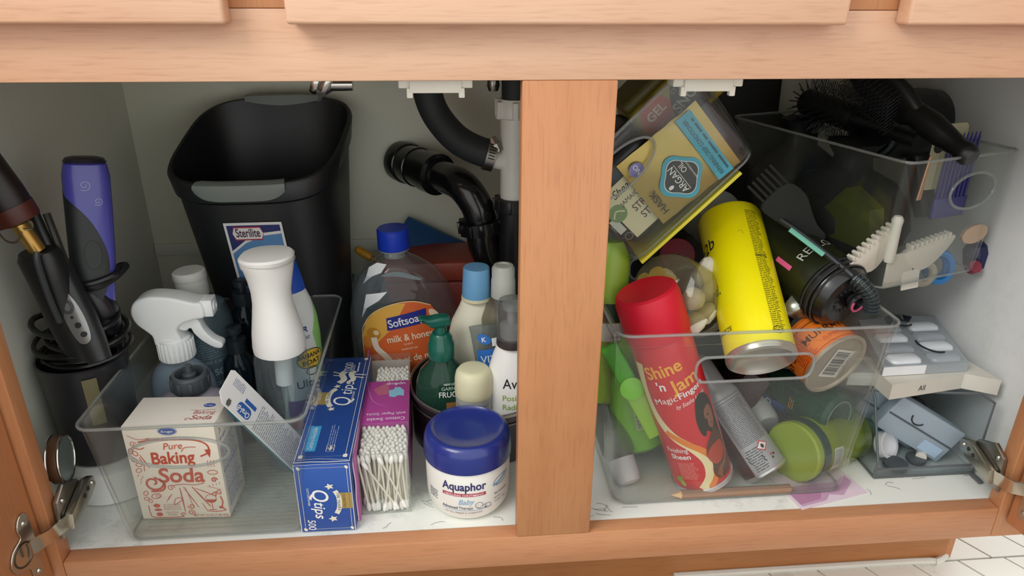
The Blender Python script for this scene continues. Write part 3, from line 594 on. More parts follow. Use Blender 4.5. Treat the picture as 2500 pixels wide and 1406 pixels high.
# continuous mist sprayer
pt_ = PY(652, 628, 14.8); pb_ = PY(668, 855, 14.8); zb = pb_.z; hh = pt_.z-zb; dx = (pt_.x-pb_.x)
ms = thing('mist_sprayer', 'tall white waisted mist sprayer over a clear bottle, tallest in the left bin', 'bottle', at((pb_.x+.3, 14.8, .5), 0, 0, 1.6))
CB = CLR('e6edf0', .07, 'cdd8dc', .08)
part('clear_bottle', lathe([(2.6, 0), (2.9, .3), (2.95, 1), (2.95, zb-1.5), (2.75, zb-.3)], 36), CB, ms)
H = []
for f, a, b, cx in ((0, 2.8, 2.8, 0), (.06, 2.85, 2.85, 0), (.2, 2.72, 2.72, -.05), (.36, 2.4, 2.4, -.15), (.52, 2.1, 2.1, -.25), (.64, 2.08, 2.05, -.3), (.76, 2.3, 2.2, -.3), (.88, 2.6, 2.5, -.35), (.955, 2.78, 2.7, -.35)): H.append([V((p.x, p.y, f*hh+(p.x*.02*f*hh if f > .9 else 0))) for p in ring(a, b, 0, 40, 2.0, cx)])
H.append([V((p.x, p.y, hh*1.0+p.x*.05)) for p in ring(2.82, 2.78, 0, 40, 2.3, -.38)]); H.append([V((p.x, p.y, hh*1.02+p.x*.05)) for p in ring(2.6, 2.55, 0, 40, 2.3, -.38)]); H.append([V((p.x, p.y, hh*1.028+p.x*.05)) for p in ring(1.2, 1.2, 0, 40, 2.1, -.38)])
part('spray_head', loft(H), M('e8e8e4', .42, 0, .015), ms, T=at((0, 0, zb-.3))); part('head_seam', tube(ring(2.83, 2.75, hh*.965, 40, 2.1, -.36), .05, 5, True), M('b9b9b4', .5), ms, T=at((0, 0, zb-.3)))
part('pump_stem', lathe([(1.0, 0), (.95, 3.8), (1.1, 4.2)], 20), M('dcdcd6', .45), ms, T=at((.2, 0, zb-4.6))); part('dip_tube', tube([(.3, 0, zb-3), (.1, 0, zb-8), (-.4, 0, 1)], .22, 8, sm=4), CLR('dfe4e2', .35, 'd5dad8'), ms)
# sunscreen
pc = PY(722, 715, 19.5); sb = thing('sunscreen_bottle', 'white and lime sunscreen bottle with a blue cap right behind the mist sprayer', 'bottle', at((pc.x-.2, 19.8, .5), 30, 0, -2)); z = pc.z
part('body', loft([ring(a, a*.6, zz, 36, 2.2) for a, zz in ((2.3, 0), (2.6, .4), (2.7, z-9), (2.85, z-6), (2.75, z-3.5), (2.35, z-1.5), (1.9, z-.1))]), M('d5dbd6', .4), sb)
part('cap', loft([ring(a, a*.66, zz, 32, 2.1) for a, zz in ((1.95, 0), (1.9, .6), (1.6, 2.4), (1.1, 4.2), (.7, 4.6))]), M('1f4fb0', .35), sb, T=at((0, 0, z-.15)))
P = Print(); LM = M('86c46a', .45); Y_ = M('e2bb3c', .5)
P.poly([(3.4, z-14), (1.2, z-11), (2.0, z-8), (1.6, z-5.5), (2.5, z-3), (2.9, z-1.8), (3.6, z-4)], LM, 1); P.text('CLEAR', -.6, z-5.0, 1.0, M('2b2f7c', .5), 2, bold=.03, sh=.15, wid=3.2); P.text('UltraMist', -.3, z-5.9, .75, M('4a5a90', .5), 2, sh=.2)
P.ell(.9, z-8.6, 1.7, 1.25, Y_, 3); P.ering(.9, z-8.6, 1.7, 1.25, .1, INK, 4); P.text('BANANA', .75, z-8.4, .85, INK, 5, bold=.04, wid=2.9); P.text('BOAT', .9, z-9.3, .85, INK, 5, bold=.04); P.ering(.8, z-10.2, .7, .55, .1, INK, 4)
P.text('Ultra', .3, z-12.2, 1.5, M('1d3a4a', .5), 2, bold=.02); P.rect(-3, z-16.2, 3, z-13.8, M('5d3c86', .5), 1); P.ell(-1.8, z-17.2, 1.3, .7, M('b02f5c', .5), 2); P.build('label', mp_cyl(interp(((0, 2.6), (z-9, 2.72), (z-6, 2.87), (z-3.5, 2.77), (z-1.5, 2.4))), interp(((0, 1.57), (z-9, 1.64), (z-6, 1.74), (z-3.5, 1.68), (z-1.5, 1.45))), e=2.2), sb, du=.35, dv=.8)
# dark pump bottles
for i, (x, y, Y_, lab) in enumerate(((592, 720, 25.4, 'dark clear pump bottle standing before the waste bin'), (575, 835, 20, 'shorter dark bottle between the soap bottle and the mist sprayer'))):
    pc = PY(x, y, Y_); q = bottle('pump_bottle', lab, at((pc.x, Y_, .5)), [(1.7, 0), (1.9, .4), (1.9, pc.z-4), (1.7, pc.z-2.6), (1.1, pc.z-1.8), (1.0, pc.z-1)], CLR('1a2a32', .5, '17252c', .1)); part('pump_collar', lathe([(1.15, -1.6), (1.2, 0), (.5, .1), (.5, .7), (.9, .8), (.9, 1.5), (.7, 1.6)], 20), M('20282c', .3), q, T=at((0, 0, pc.z)))
# ================================================================ waste bin
WB = M('191c1e', .42, 0, .1, .05, 200)
q0, q1, q2, q3 = PY(362, 458, 28.5), PY(800, 450, 28.5), PY(508, 238, 45.5), PY(882, 231, 45.5)
C_ = (q0+q1+q2+q3)/4; ux = (q1+q3-q0-q2)/4; uy = (q2+q3-q0-q1)/4; bc = V((-28.2, 36.6, .1))
def wring(t, k=1.0, dz=0, n=56, e=3.6, inset=0):
    out = []
    for i in range(n):
        a = 2*pi*i/n; c, s = cos(a), sin(a); c = math.copysign(abs(c)**(2/e), c); s = math.copysign(abs(s)**(2/e), s)
        top = C_+ux*c*k+uy*s*k; bot = bc+V((7.6*c*k, 6.9*s*k, 0)); p = bot+(top-bot)*t; out.append(p+V((0, 0, dz)))
    return out
tr = thing('waste_bin', 'open black plastic waste bin with grey handles standing at the back', 'waste bin', at((0, 0, 0)))
part('body', loft([wring(0, .92), wring(.02, .97), wring(.5, .95), wring(.91, .955), wring(.925, .99), wring(.99, 1.0), wring(1.0, .98), wring(1.0, .945), wring(.93, .93), wring(.5, .91), wring(.04, .9)]), WB, tr)
def hgrip(sgn, lab):
    rings = []
    for i in range(17):
        s = -1+2*i/16; a = (-pi/2+s*.3) if sgn < 0 else (pi/2-s*.3); e = 3.6; c, q = cos(a), sin(a); c = math.copysign(abs(c)**(2/e), c); q = math.copysign(abs(q)**(2/e), q)
        o = C_+ux*c+uy*q; out = V((ux.normalized()*c*.6+uy.normalized()*q)); out.z = 0; out.normalize(); hgt = 1.9*(1-.55*abs(s)**3); rings.append([o+out*.25+V((0, 0, -hgt)), o+out*.5+V((0, 0, -hgt*.4)), o+out*.4+V((0, 0, .1)), o-out*.3+V((0, 0, .42)), o-out*1.3+V((0, 0, .3)), o-out*1.55+V((0, 0, -.3-.7*(1-abs(s)))), o-out*1.3+V((0, 0, -.5)), o-out*.1+V((0, 0, -.4))])
    part('grip', loft(rings), M('7f8782', .5, 0, .05, .1, 300), tr, lab)
hgrip(-1, 'light grey handle insert on the front rim'); hgrip(1, 'grey handle insert on the far rim')
def mp_waste(u, v, h):   # label sits on the front wall
    a = -pi/2; t = v; base = wring(0)[42]; top = wring(1)[42]; n_ = V((0, -1, .2)).normalized(); ctr = bc+V((0, -6.9*.96, 0)); tc_ = C_-uy*.955; p = ctr+(tc_-ctr)*t; return p+ux.normalized()*u*1.0+n_*(h+.12-.0*abs(u))
P = Print(); LBL = M('5b8fc4', .5); u0 = -3.2
t1, t0 = .835, .45
def tv(f): return t0+(t1-t0)*f
P.rect(u0, tv(0), u0+7.0, tv(1), WHITE, 1, r=0); P.rect(u0+.3, tv(.03), u0+6.7, tv(.97), NAVY, 2); P.poly([(u0+.3, tv(.2)), (u0+6.7, tv(.2)), (u0+6.7, tv(.88)), (u0+4.5, tv(.86)), (u0+2.2, tv(.78)), (u0+.3, tv(.66))], LBL, 3)
P.line([(u0+.3, tv(.665)), (u0+2.2, tv(.785)), (u0+4.5, tv(.865)), (u0+6.7, tv(.885))], .012, WHITE, 4)
def te(cu, cv, a, b, m, l): P.poly([(cu+a*cos(x), tv(cv)+b*sin(x)) for x in [2*pi*i/24 for i in range(24)]], m, l)
def trr(x0, x1, f0, f1, m, l): P.poly([(p.x, tv(0)+p.y) for p in [V((a, b)) for a, b in [(x0, tv(f0)-tv(0)), (x1, tv(f0)-tv(0)), (x1+.28, (tv(f0)+tv(f1))/2-tv(0)), (x1, tv(f1)-tv(0)), (x0, tv(f1)-tv(0)), (x0-.28, (tv(f0)+tv(f1))/2-tv(0))]]], m, l)
trr(u0+1.1, u0+4.3, .80, .955, M('b03345', .5), 5); trr(u0+1.15, u0+4.25, .815, .94, WHITE, 6)
vs, fs = text_mesh('Sterilite', .03, 1.0); x0_ = min(p[0] for p in vs); x1_ = max(p[0] for p in vs); kx = 2.9/(x1_-x0_); P.it.append(([(u0+1.25+(x-x0_)*kx, tv(.84)+y*.052) for x, y in vs], fs, M('4a2440', .5), 7))
te(u0+4.1, .58, 1.7, .028, INK, 5); P.poly([(u0+2.7, tv(.56)), (u0+5.6, tv(.6)), (u0+5.3, tv(.2)), (u0+3.3, tv(.2))], INK, 5); te(u0+3.1, .56, .5, .009, M('aab4bc', .5), 6); te(u0+5.2, .62, .5, .009, M('aab4bc', .5), 6)
for i in range(6):
    for j in range(3):
        if (i+j) % 2: P.rect(u0+.4+i*.2, tv(.04+.045*j), u0+.6+i*.2, tv(.085+.045*j), WHITE, 5)
P.build('label_sticker', mp_waste, tr)
# ================================================================ cotton swab cartons
QB = M('1f4690', .45, 0, .04); QB2 = M('2a55a5', .45, 0, .04); GOLD = M('c8ad6a', .35, .5, .1); EDGW = M('e4e6ea', .5); IVORY = M('e3dfd0', .5)
a0, a1 = PZ(742, 1297, .1), PZ(868, 1291, .1); hq = PY(727, 1134, a0.y).z; b0 = PZ(797, 876, hq); f0 = PZ(727, 1134, hq); f1 = PZ(866, 1132, hq)
wq = 5.55; dq = (b0-f0).length
T_ = frm((a0+a1)/2+V((-.05, 0, 0)), a1-a0, (0, 0, 1))
T_ = T_ @ Matrix.Rotation(radians(0), 4, 'Z')
qt = thing('swab_carton', 'dark blue cotton swab carton with white script lettering, front face torn along its top', 'box', T_)
part('carton', box(-wq/2, wq/2, 0, dq, 0, hq, bev=.06), QB, qt); part('carton_flap', box(-wq/2+.02, wq/2-.02, -.12, 0, .05, hq-.12, bev=.03), QB2, qt)
P = Print(); h = wq/2
# front: lettering reads downwards
P.line([(-h+.03, .05), (-h+.03, hq-.1), (h-.04, hq-.05), (h-.04, .1)], .07, EDGW, 1); P.frame(-h+.45, .35, h-.35, hq-.5, .05, IVORY, 1)
P.text('Q', -1.25, 4.75, 2.3, WHITE, 2, rot=-90, bold=.015, sh=.2, al='C', xs=.85); P.text('tips', -1.15, 2.85, 1.6, WHITE, 2, rot=-90, bold=.02, sh=.25, wid=2.1); P.text('COTTON SWABS', -1.75, 4.5, .3, WHITE, 2, rot=-90, wid=2.2); P.text('500', -2.0, .95, 1.1, WHITE, 2, rot=-90, bold=.01, xs=.8, sh=.1); P.fine(-1.9, .75, -1.7, 1.9, 1, EDGW, 2)
P.rect(1.5, 2.9, h-.1, 4.9, GOLD, 1); P.text('CELEBRATING', 1.75, 3.9, .42, M('7a6030', .5), 2, rot=-90, wid=1.8)
P.line([(1.0, 2.3), (1.3, 2.9), (1.4, 3.7), (1.35, 4.5), (1.05, 5.2)], .5, IVORY, 3, sm=4); P.text('100 YEARS', 1.2, 3.8, .42, M('4b4d58', .5), 4, rot=-90, wid=2.2)
for cx, cy in ((.55, 5.75), (.6, 1.65)): P.poly([(cx+.5*cos(t)*(1 if i % 2 else .5), cy+.42*sin(t)*(1 if i % 2 else .5)) for i, t in enumerate([2*pi*i/10 for i in range(10)])], IVORY, 3)
for cx, cy in ((-h+.45, .35), (h-.35, hq-.5), (-h+.45, hq-.5), (h-.35, .35)): P.ell(cx, cy, .16, .22, IVORY, 2, rot=30)
P.build('front_print', mp_front(-.12), qt)
P = Print(); P.line([(-h+.05, .1), (-h+.05, dq)], .06, EDGW, 1); P.line([(h-.04, .1), (h-.04, dq)], .06, EDGW, 1); P.line([(-h, .08), (-h*.4, .16), (h*.2, .06), (h, .12)], .12, EDGW, 2)
P.line([(-h+.3, .5), (-h*.2, .62), (h-.2, .3)], .05, EDGW, 2)
P.frame(-h+.55, 1.0, h-.55, dq-.6, .05, IVORY, 1)
for cx, cy in ((-h+.55, 1.0), (h-.55, 1.0), (h-.55, dq-.6), (-h+.55, dq-.6)): P.ell(cx, cy, .2, .3, IVORY, 2, rot=30); P.ell(cx, cy, .2, .3, IVORY, 3, rot=-30)
P.rect(-2.0, 1.9, -.95, 6.4, M('3fa6dc', .45), 1); P.text('Carton is Recyclable', -1.3, 4.15, .62, WHITE, 2, rot=90, wid=3.9)
P.frame(.15, 1.8, .95, 2.9, .05, IVORY, 1); P.ell(.55, 2.35, .22, .4, IVORY, 2); P.fine(1.0, 2.0, 1.0+4.6, 2.9, 3, M('8fa3cf', .5), 2, rot=90)
P.text('Q', 1.5, 11.0, 2.9, WHITE, 2, rot=90, sh=.2, xs=.8); P.text('tips', 1.4, 13.9, 2.0, WHITE, 2, rot=90, sh=.25, wid=2.9); P.text('COTTON SWABS', 1.75, 12.0, .36, WHITE, 2, rot=90, wid=2.4)
P.rect(-3.0, 10.6, -.9, 13.2, GOLD, 1); P.line([(-.6, 10.1), (-1.0, 10.9), (-1.15, 12), (-1.0, 13.1), (-.5, 13.9)], .6, IVORY, 2, sm=4); P.text('100 YEARS', -1.0, 12, .5, M('4b4d58', .5), 3, rot=90, wid=2.8)
for cy in (9.6, 14.4): P.poly([(-.45+.45*cos(t)*(1 if i % 2 else .5), cy+.45*sin(t)*(1 if i % 2 else .5)) for i, t in enumerate([2*pi*i/10 for i in range(10)])], IVORY, 3)
P.line([(-.4, 15.2), (.1, 16.0), (-.3, 17.2), (.1, 17.9)], .75, IVORY, 2, sm=4); P.line([(.7, 15.2), (1.2, 16.0), (.8, 17.2), (1.2, 17.9)], .65, IVORY, 2, sm=4)
P.line([(-1.3, 17.0), (-.4, 16.8)], .25, IVORY, 3, taper=True); P.line([(-1.4, 17.8), (-.4, 17.3)], .25, IVORY, 3, taper=True); P.line([(1.2, 16.6), (2.4, 16.2)], .25, IVORY, 3, taper=True); P.line([(1.2, 17.1), (2.6, 16.9)], .22, IVORY, 3, taper=True)
P.text('1000', .75, dq-2.6, 1.35, WHITE, 2, rot=90, wid=2.4); P.fine(1.1, dq-3.8, 3.3, dq-3.3, 2, EDGW, 2, rot=90); P.line([(1.55, dq-3.8), (1.55, dq-1.4)], .04, EDGW, 2); P.fine(1.7, dq-3.6, 3.9, dq-3.2, 1, EDGW, 2, rot=90)
P.build('top_print', mp_top(hq), qt)
# ---- clear pack of cotton swabs with magenta sleeve
MG = M('a8438f', .42, 0, .04); s0 = PZ(1004, 1246, .15); hs = 7.7; sx1 = s0.x; sx0 = sx1-5.2; sy0 = s0.y-.1; dsx = 21.5
sp = thing('swab_pack', 'clear plastic pack of cotton swabs with a magenta card sleeve round its middle', 'package', at(((sx0+sx1)/2, sy0, .12), 1.6))
hw = 2.6
part('clear_box', loft([rr(2*hw, dsx, .12, 0, 2, 0, dsx/2), rr(2*hw, dsx, .12, hs, 2, 0, dsx/2)], False, True), CLR('f7f8f6', .05, 'e4e7e4', .08), sp)
ed_ = MB()
for pth in ([(-hw, 0, hs), (hw, 0, hs)], [(-hw, 0, 0), (-hw, 0, hs)], [(hw, 0, 0), (hw, 0, hs)], [(hw, 0, hs), (hw, dsx, hs)], [(-hw, 0, .05), (hw, 0, .05)]): ed_.merge(tube(pth, .05, 6))
q = part('folded_edges', ed_, EDGE, sp); q['kind'] = 'stuff'
sl0, sl1 = 5.9-.3, 14.5
part('card_sleeve', box(-hw-.03, hw+.03, sl0, sl1, 0, hs+.04, bev=.03), MG, sp, 'magenta printed card sleeve'); part('backing_card', box(-hw-.28, -hw-.05, -.9, dsx+.5, .0, hs+.4, bev=.02), M('b9659f', .5), sp, 'wavy pink edge of the backing card'); part('card_edge', tube([(-hw-.3, -.9, 0), (-hw-.34, -.95, 3), (-hw-.26, -.9, 5), (-hw-.36, -.6, hs+.1), (-hw-.2, 4, hs+.4), (-hw-.3, 12, hs+.45)], .07, 5, sm=4), M('e6d7e2', .5), sp)
P = Print(); P.text('Cotton Swabs', .1, sl0+.95, .85, M('e6d9ea', .5), 1, rot=180, bold=.01, wid=4.2); P.text('with Paper Sticks', .1, sl0+1.95, .75, M('e6d9ea', .5), 1, rot=180, wid=4.4)
P.poly([(2.0, 12.1), (2.0, 10.9), (1.4, 11.1), (.9, 10.7), (.3, 10.9), (.2, 12.3), (.8, 12.4), (.9, 12.9), (1.5, 12.9)], M('86bcd2', .5), 1); P.poly([(.2, 14.3), (-1.6, 12.6), (-1.0, 11.2), (.2, 11.4)], M('b5617f', .5), 1); P.text('up&up', 1.0, 13.9, .85, M('e6d9ea', .5), 2, rot=180, bold=.01, wid=2.2); P.line([(-2.4, 14.3), (-2.0, 11.6), (-1.3, 9.8), (.2, 8.6)], .1, M('c983b2', .4), 1, sm=5, taper=True)
P.build('sleeve_print', mp_top(hs+.04), sp)
def swab_mesh():
    mb = MB().merge(lathe([(.12, -3.3), (.12, 3.3)], 7), mi=0)
    for s in (1, -1): mb.merge(lathe([(.1, 2.45), (.24, 2.75), (.27, 3.1), (.22, 3.5), (.1, 3.68), (.02, 3.7)], 8), Matrix.Scale(s, 4, (0, 0, 1)), 1)
    return clean('cotton_swab', mb, [M('e6e2d4', .6), M('f0eee8', .8, 0, .03, .4, 900)], 50)
SWM = swab_mesh(); R_ = random.Random(5)
Tsp = at(((sx0+sx1)/2, sy0, .12), 1.6)
def swab(p, tilt, az, lab, grp):
    o = bpy.data.objects.new('cotton_swab', SWM); sc.collection.objects.link(o); T = Tsp @ Matrix.Translation(p) @ Matrix.Rotation(az, 4, 'Z') @ Matrix.Rotation(tilt, 4, 'Y'); o.matrix_world = cmT(T); o['label'] = lab; o['category'] = 'cotton swab'; o['group'] = grp
def fill(y0, y1, x0, x1, lab, grp, front=True):
    y = y0
    row = 0
    while y < y1:
        x = x0+(.25 if row % 2 else 0)
        while x < x1:
            if row == 0: p = (x, y, 3.72+R_.uniform(-.05, .1)); tl = R_.choice((0, 0, .03, -.05, .1, -.12, .04))
            else: p = (x+R_.uniform(-.05, .05), y+R_.uniform(-.05, .05), 3.75+R_.uniform(-.1, .12)); tl = R_.uniform(-.03, .03)
            swab(p, tl, 0, lab, grp); x += .53
        y += .5; row += 1
fill(.35, 5.4, -2.25, 2.3, 'white cotton swab standing in the front window of the clear pack', 'cotton swabs in the front of the clear pack')
fill(14.9, 18.6, -1.2, 2.3, 'white cotton swab standing behind the magenta sleeve of the clear pack', 'cotton swabs behind the magenta sleeve')
part('inner_card', box(-2.45, 2.45, 20.8, 21.0, .1, 7), M('cfc9c4', .6), sp)
# a few swabs crossing at the front
for (xa, za, xb, zb) in ((-2.1, 6.6, 1.2, .4), (.9, 7.0, -.2, .5), (-.4, 7.1, 2.0, .6), (1.9, 7.0, .9, .6)):
    c_ = V(((xa+xb)/2, .17, (za+zb)/2)); d_ = atan2(xa-xb, za-zb); swab((c_.x, .16, c_.z), d_, 0, 'white cotton swab leaning crosswise in the pack window, %s' % ('long slant from top left' if xa < -1 else 'steep lean in the middle' if za < 7.05 and xa < 1 else 'slant running to lower right' if xa < 0 else 'slight lean at the right'), 'cotton swabs leaning at the pack front')
# ================================================================ ointment jar
cj = V((-4.75, 6.75, .05)); JW = M('e9e8e1', .35, 0, .015); JB = M('22307c', .28, 0, .03, 0, 60, .3)
jr = thing('ointment_jar', 'squat white ointment jar with a wide navy blue lid in front of the post', 'jar', at(cj, 2))
part('body', lathe([(3.3, 0), (3.9, .25), (4.35, 1.0), (4.5, 2.2), (4.55, 6.2), (4.4, 6.5)], 56), JW, jr); part('lid', lathe([(4.55, 6.35), (4.7, 6.4), (4.72, 6.7), (4.65, 8.2), (4.45, 8.9), (4.1, 9.25), (3.85, 9.3), (3.7, 9.15), (3.3, 8.9), (1.5, 8.8), (.01, 8.8)], 56, c0=True), JB, jr)
P = Print(); NV = M('2b2b66', .5); RD = M('b33a55', .5); SB = M('7fb2d8', .5)
P.text('Aquaphor', -.75, 4.05, 1.42, NV, 2, bold=.03, wid=4.75); P.rect(-3.1, 3.25, 1.6, 3.65, RD, 1); P.text('HEALING OINTMENT', -.75, 3.32, .33, WHITE, 2, bold=.015, wid=4.2)
P.text('Baby', -.55, 2.25, .95, SB, 2, sh=.35, xs=.9, rot=3); P.text('Advanced', -2.3, 1.6, .52, M('3e4560', .5), 2, bold=.02, wid=1.75); P.text('Therapy', -.55, 1.6, .52, M('3e4560', .5), 2, wid=1.5); P.line([(-3.2, 1.4), (1.6, 1.4)], .05, SB, 1); P.text('For dry, chapped or irritated skin', -.8, .98, .3, M('5c6070', .5), 2, wid=4)
P.ering(.85, 2.05, .4, .35, .04, NV, 2); P.ering(1.85, 1.75, .35, .3, .04, NV, 2); P.line([(.6, 1.75), (.9, 1.5), (1.4, 1.6), (1.7, 1.45), (2.3, 1.6)], .04, NV, 2, sm=4); P.line([(1.15, 1.85), (1.6, 2.1)], .04, NV, 2); P.ering(1.6, 1.65, .12, .12, .03, NV, 2); P.line([(.7, 2.1), (.75, 2.05)], .05, NV, 2)
P.ering(3.55, 4.35, 1.0, .5, .06, NV, 1, rot=12); P.line([(2.45, 4.0), (3.2, 4.15), (3.9, 4.5), (4.7, 4.9)], .26, SB, 2, sm=4); P.text('Skin Protectant', 3.6, 2.75, .32, M('3e4560', .5), 2, bold=.02, wid=1.9); P.text('NET WT.', 3.1, 2.15, .34, M('5c6070', .5), 2, wid=.95); P.text('14 OZ.  396g', 3.5, 1.7, .34, M('5c6070', .5), 2, wid=1.7)
P.fine(-5.2, 2.0, -3.7, 3.2, 4, M('5c6070', .5), 1)
P.build('label', mp_cyl(interp(((-.35, 3.4), (-.1, 3.95), (.65, 4.36), (1.85, 4.51), (5.85, 4.56))), None, .35), jr, du=.4, dv=.5)
# ================================================================ round tin and what stands in it
tc = V((-2.6, 20.2, .05)); r_ = 8.8
tn = thing('round_tin', 'wide low dark metal tin holding pump bottles and a cream pot behind the ointment jar', 'tin', at(tc))
part('body', lathe([(r_-.6, 0), (r_-.2, .2), (r_-.1, 5.8), (r_, 6.0), (r_, 6.5), (r_-.12, 6.9)], 64, c1=False), M('5a5758', .3, .8, .1), tn); part('rim', lathe([(r_-.05, 6.7), (r_+.18, 6.75), (r_+.2, 7.1), (r_+.02, 7.2), (r_-.18, 7.05)], 64, False, False), M('b9b4ae', .25, .9), tn)
part('inside', lathe([(r_-.25, 6.9), (r_-.3, .5), (.01, .4)], 64, False, True), M('4a494b', .35, .7), tn); part('seam', tube(ring(r_+.02, None, 5.6, 56), .09, 6, True), M('8d8988', .3, .8), tn)
GRN = M('125c4c', .3, 0, .05, 0, 60, .2)
pc = PY(1078, 868, 17.6); z = pc.z-.6; gp = thing('pump_bottle', 'green clear hair product bottle with a teal green pump standing in the round tin', 'bottle', at((pc.x, 17.6, .6)))
part('bottle', loft([ring(a, a*.75, zz, 40, 2.2) for a, zz in ((2.8, 0), (3.2, .4), (3.3, z-5.5), (3.15, z-3.4), (2.6, z-1.8), (1.6, z-.7), (1.35, z))]), CLR('5f9a82', .3, '3e6f5c', .06), gp); part('liquid', loft([ring(a, a*.72, zz, 36, 2.2) for a, zz in ((2.6, .3), (3.0, .6), (3.1, z-6.0), (3.0, z-5.9))]), CLR('3f7a5e', .35, '2c5a46', .1), gp)
part('collar', lathe([(1.5, 0), (1.55, .2), (1.55, 1.9), (1.35, 2.2), (1.35, 2.7), (1.0, 3.2)], 28), GRN, gp, T=at((0, 0, z-.1)))
part('pump_head', MB().merge(lathe([(.75, 3.0), (.7, 4.9), (.9, 5.1)], 20)).merge(puff(sm2([(.95, 5.0), (1.1, 5.6), (.9, 6.1), (-.2, 6.2), (-1.2, 6.1), (-2.3, 6.3), (-2.5, 6.1), (-2.3, 5.8), (-1.6, 5.4), (-1.0, 4.9)], 3), 1.5, .3, 3)), GRN, gp, T=at((0, 0, z-.9), 12))
part('dip_tube', tube([(0, 0, z), (.1, 0, 1)], .2, 8), CLR('dfe4e2', .3), gp)
P = Print(); P.text('NEW LOOK', 1.1, 5.75, .4, WHITE, 1, bold=.01, wid=1.8); P.text('GARNIER', 1.1, 5.1, .62, M('b9cfc4', .5), 1, wid=2.4, bold=.01); P.text('FRUCTIS', 1.2, 4.15, 1.05, WHITE, 1, wid=3.2, bold=.02); P.rect(.4, 1.0, 3.4, 3.4, M('9a6a3c', .5), 1); P.build('label', mp_cyl(3.32, 2.49, z-8.4, 2.2), gp, du=.4)
pc = PY(1151, 895, 14.5); z = pc.z-.7; pt2 = bottle('cream_pot', 'small round pot with a pale yellow lid in the tin beside the green pump bottle', at((pc.x+.2, 14.5, .6)), [(1.9, 0), (2.05, .2), (2.1, z-3.6), (2.15, z-3.3)], M('b6bab6', .5), cat='jar')
part('lid', lathe([(2.15, z-3.4), (2.2, z-3.2), (2.15, z-1.2), (2.0, z-.5), (1.7, z-.1), (1.4, z), (.01, z-.1)], 36), M('dcd8b4', .5, 0, .04), pt2); P = Print(); P.fine(-2.5, z-8, 2.5, z-4, 14, M('7b8183', .6), 1); P.build('label', mp_cyl(2.1), pt2, du=.4)
pn = PY(1240, 838, 15.4); z = pn.z-.6; zt = PY(1240, 730, 15.4).z-.6
av = thing('pump_bottle', 'white face wash bottle with green lettering under a clear foam pump cap', 'bottle', at((pn.x+.5, 15.4, .6)))
AV = [(2.6, 0), (2.95, .4), (3.1, 2.5), (3.0, z-5), (2.7, z-3), (2.2, z-1.2), (1.75, z)]
part('body', loft([ring(a, a*.72, zz, 40, 2.1) for a, zz in AV]), M('ebebe6', .35, 0, .02), av); part('collar', lathe([(1.8, 0), (1.85, .2), (1.8, .9), (1.6, 1.0)], 28), M('3c3432', .35), av, T=at((0, 0, z-.05))); part('pump', MB().merge(lathe([(1.4, 0), (1.45, 1.6), (.6, 1.9), (.6, 3.5), (1.1, 3.6), (1.2, 4.2)], 24)), M('9c9a98', .4), av, T=at((0, 0, z+.8)))
part('clear_cap', lathe([(1.75, 0), (1.75, zt-z-1.3), (1.5, zt-z-.8), (.01, zt-z-.8)], 32, c0=False), CLR('d6d8d8', .12, 'c7cbca'), av, T=at((0, 0, z+.7)))
P = Print(); P.text('Aveeno', -1.25, z-4.8, 1.75, INK, 1, al='L', wid=4.6, bold=.01); GL = M('8aac3c', .5); P.text('Positively', -1.25, z-6.4, 1.0, GL, 1, al='L', bold=.01); P.text('Radiant', -1.25, z-7.6, 1.0, GL, 1, al='L', bold=.01); P.text('CLEAR COMPLEXION', -1.2, z-8.6, .5, M('2f7c62', .5), 1, al='L', bold=.02); P.text('FOAMING CLEANSER', -1.2, z-9.3, .5, M('5a9a84', .5), 1, al='L', bold=.01); P.text('Salicylic Acid', -1.2, z-10.0, .42, INK, 1, al='L'); P.text('Acne Wash', -1.2, z-11.2, .42, M('6a7068', .5), 1, al='L')
P.build('label', mp_cyl(interp([(zz, a) for a, zz in AV]), interp([(zz, a*.72) for a, zz in AV]), e=2.1), av, du=.4, dv=1)
# bottles behind in the tin
pc = PY(1161, 722, 22.5); z = pc.z-.6; YB = [(3.2, 0), (3.6, .5), (3.7, 4), (3.6, z-6), (3.0, z-3.2), (2.1, z-1.3), (1.6, z)]
lb = thing('lotion_bottle', 'cream white bottle with a pale blue cap and black facts panel', 'bottle', at((pc.x-.2, 22.5, .6), 0, 0, 1)); part('body', loft([ring(a, a*.62, zz, 40, 2.2) for a, zz in YB]), M('e6e2cc', .42, 0, .04), lb)
part('neck_ring', lathe([(1.75, 0), (1.85, .15), (1.8, .5)], 28), M('dcd6b2', .45), lb, T=at((0, 0, z-.4))); part('cap', lathe([(1.72, 0), (1.75, .1), (1.6, 3.6), (1.5, 3.75), (.01, 3.75)], 30), M('6fa8d4', .5, 0, .04), lb, T=at((0, 0, z+.05)))
P = Print(); P.rect(-1.8, z-17.5, 3.3, z-9.5, M('e4e0cc', .5), 1); P.frame(-1.8, z-17.5, 3.3, z-9.5, .07, INK, 2); P.text('Drug Facts', -1.6, z-10.2, .5, INK, 2, al='L', bold=.03); P.text('Active ingredient', -1.6, z-11.1, .45, INK, 2, al='L', bold=.02); P.text('Uses', -1.6, z-12.6, .42, INK, 2, al='L', bold=.02); P.text('Warnings', -1.6, z-13.6, .42, INK, 2, al='L', bold=.02)
for k in (10.5, 12.1, 13.1, 14.4): P.line([(-1.8, z-k), (3.3, z-k)], .06, INK, 2)
P.fine(-1.6, z-12.0, 3.2, z-11.3, 2, M('6a665e', .6), 2); P.fine(.2, z-9.0, 3.0, z-4.5, 12, M('b4b09c', .6), 1); P.build('label', mp_cyl(interp([(zz, a) for a, zz in YB]), interp([(zz, a*.62) for a, zz in YB]), e=2.2), lb, du=.4, dv=1)
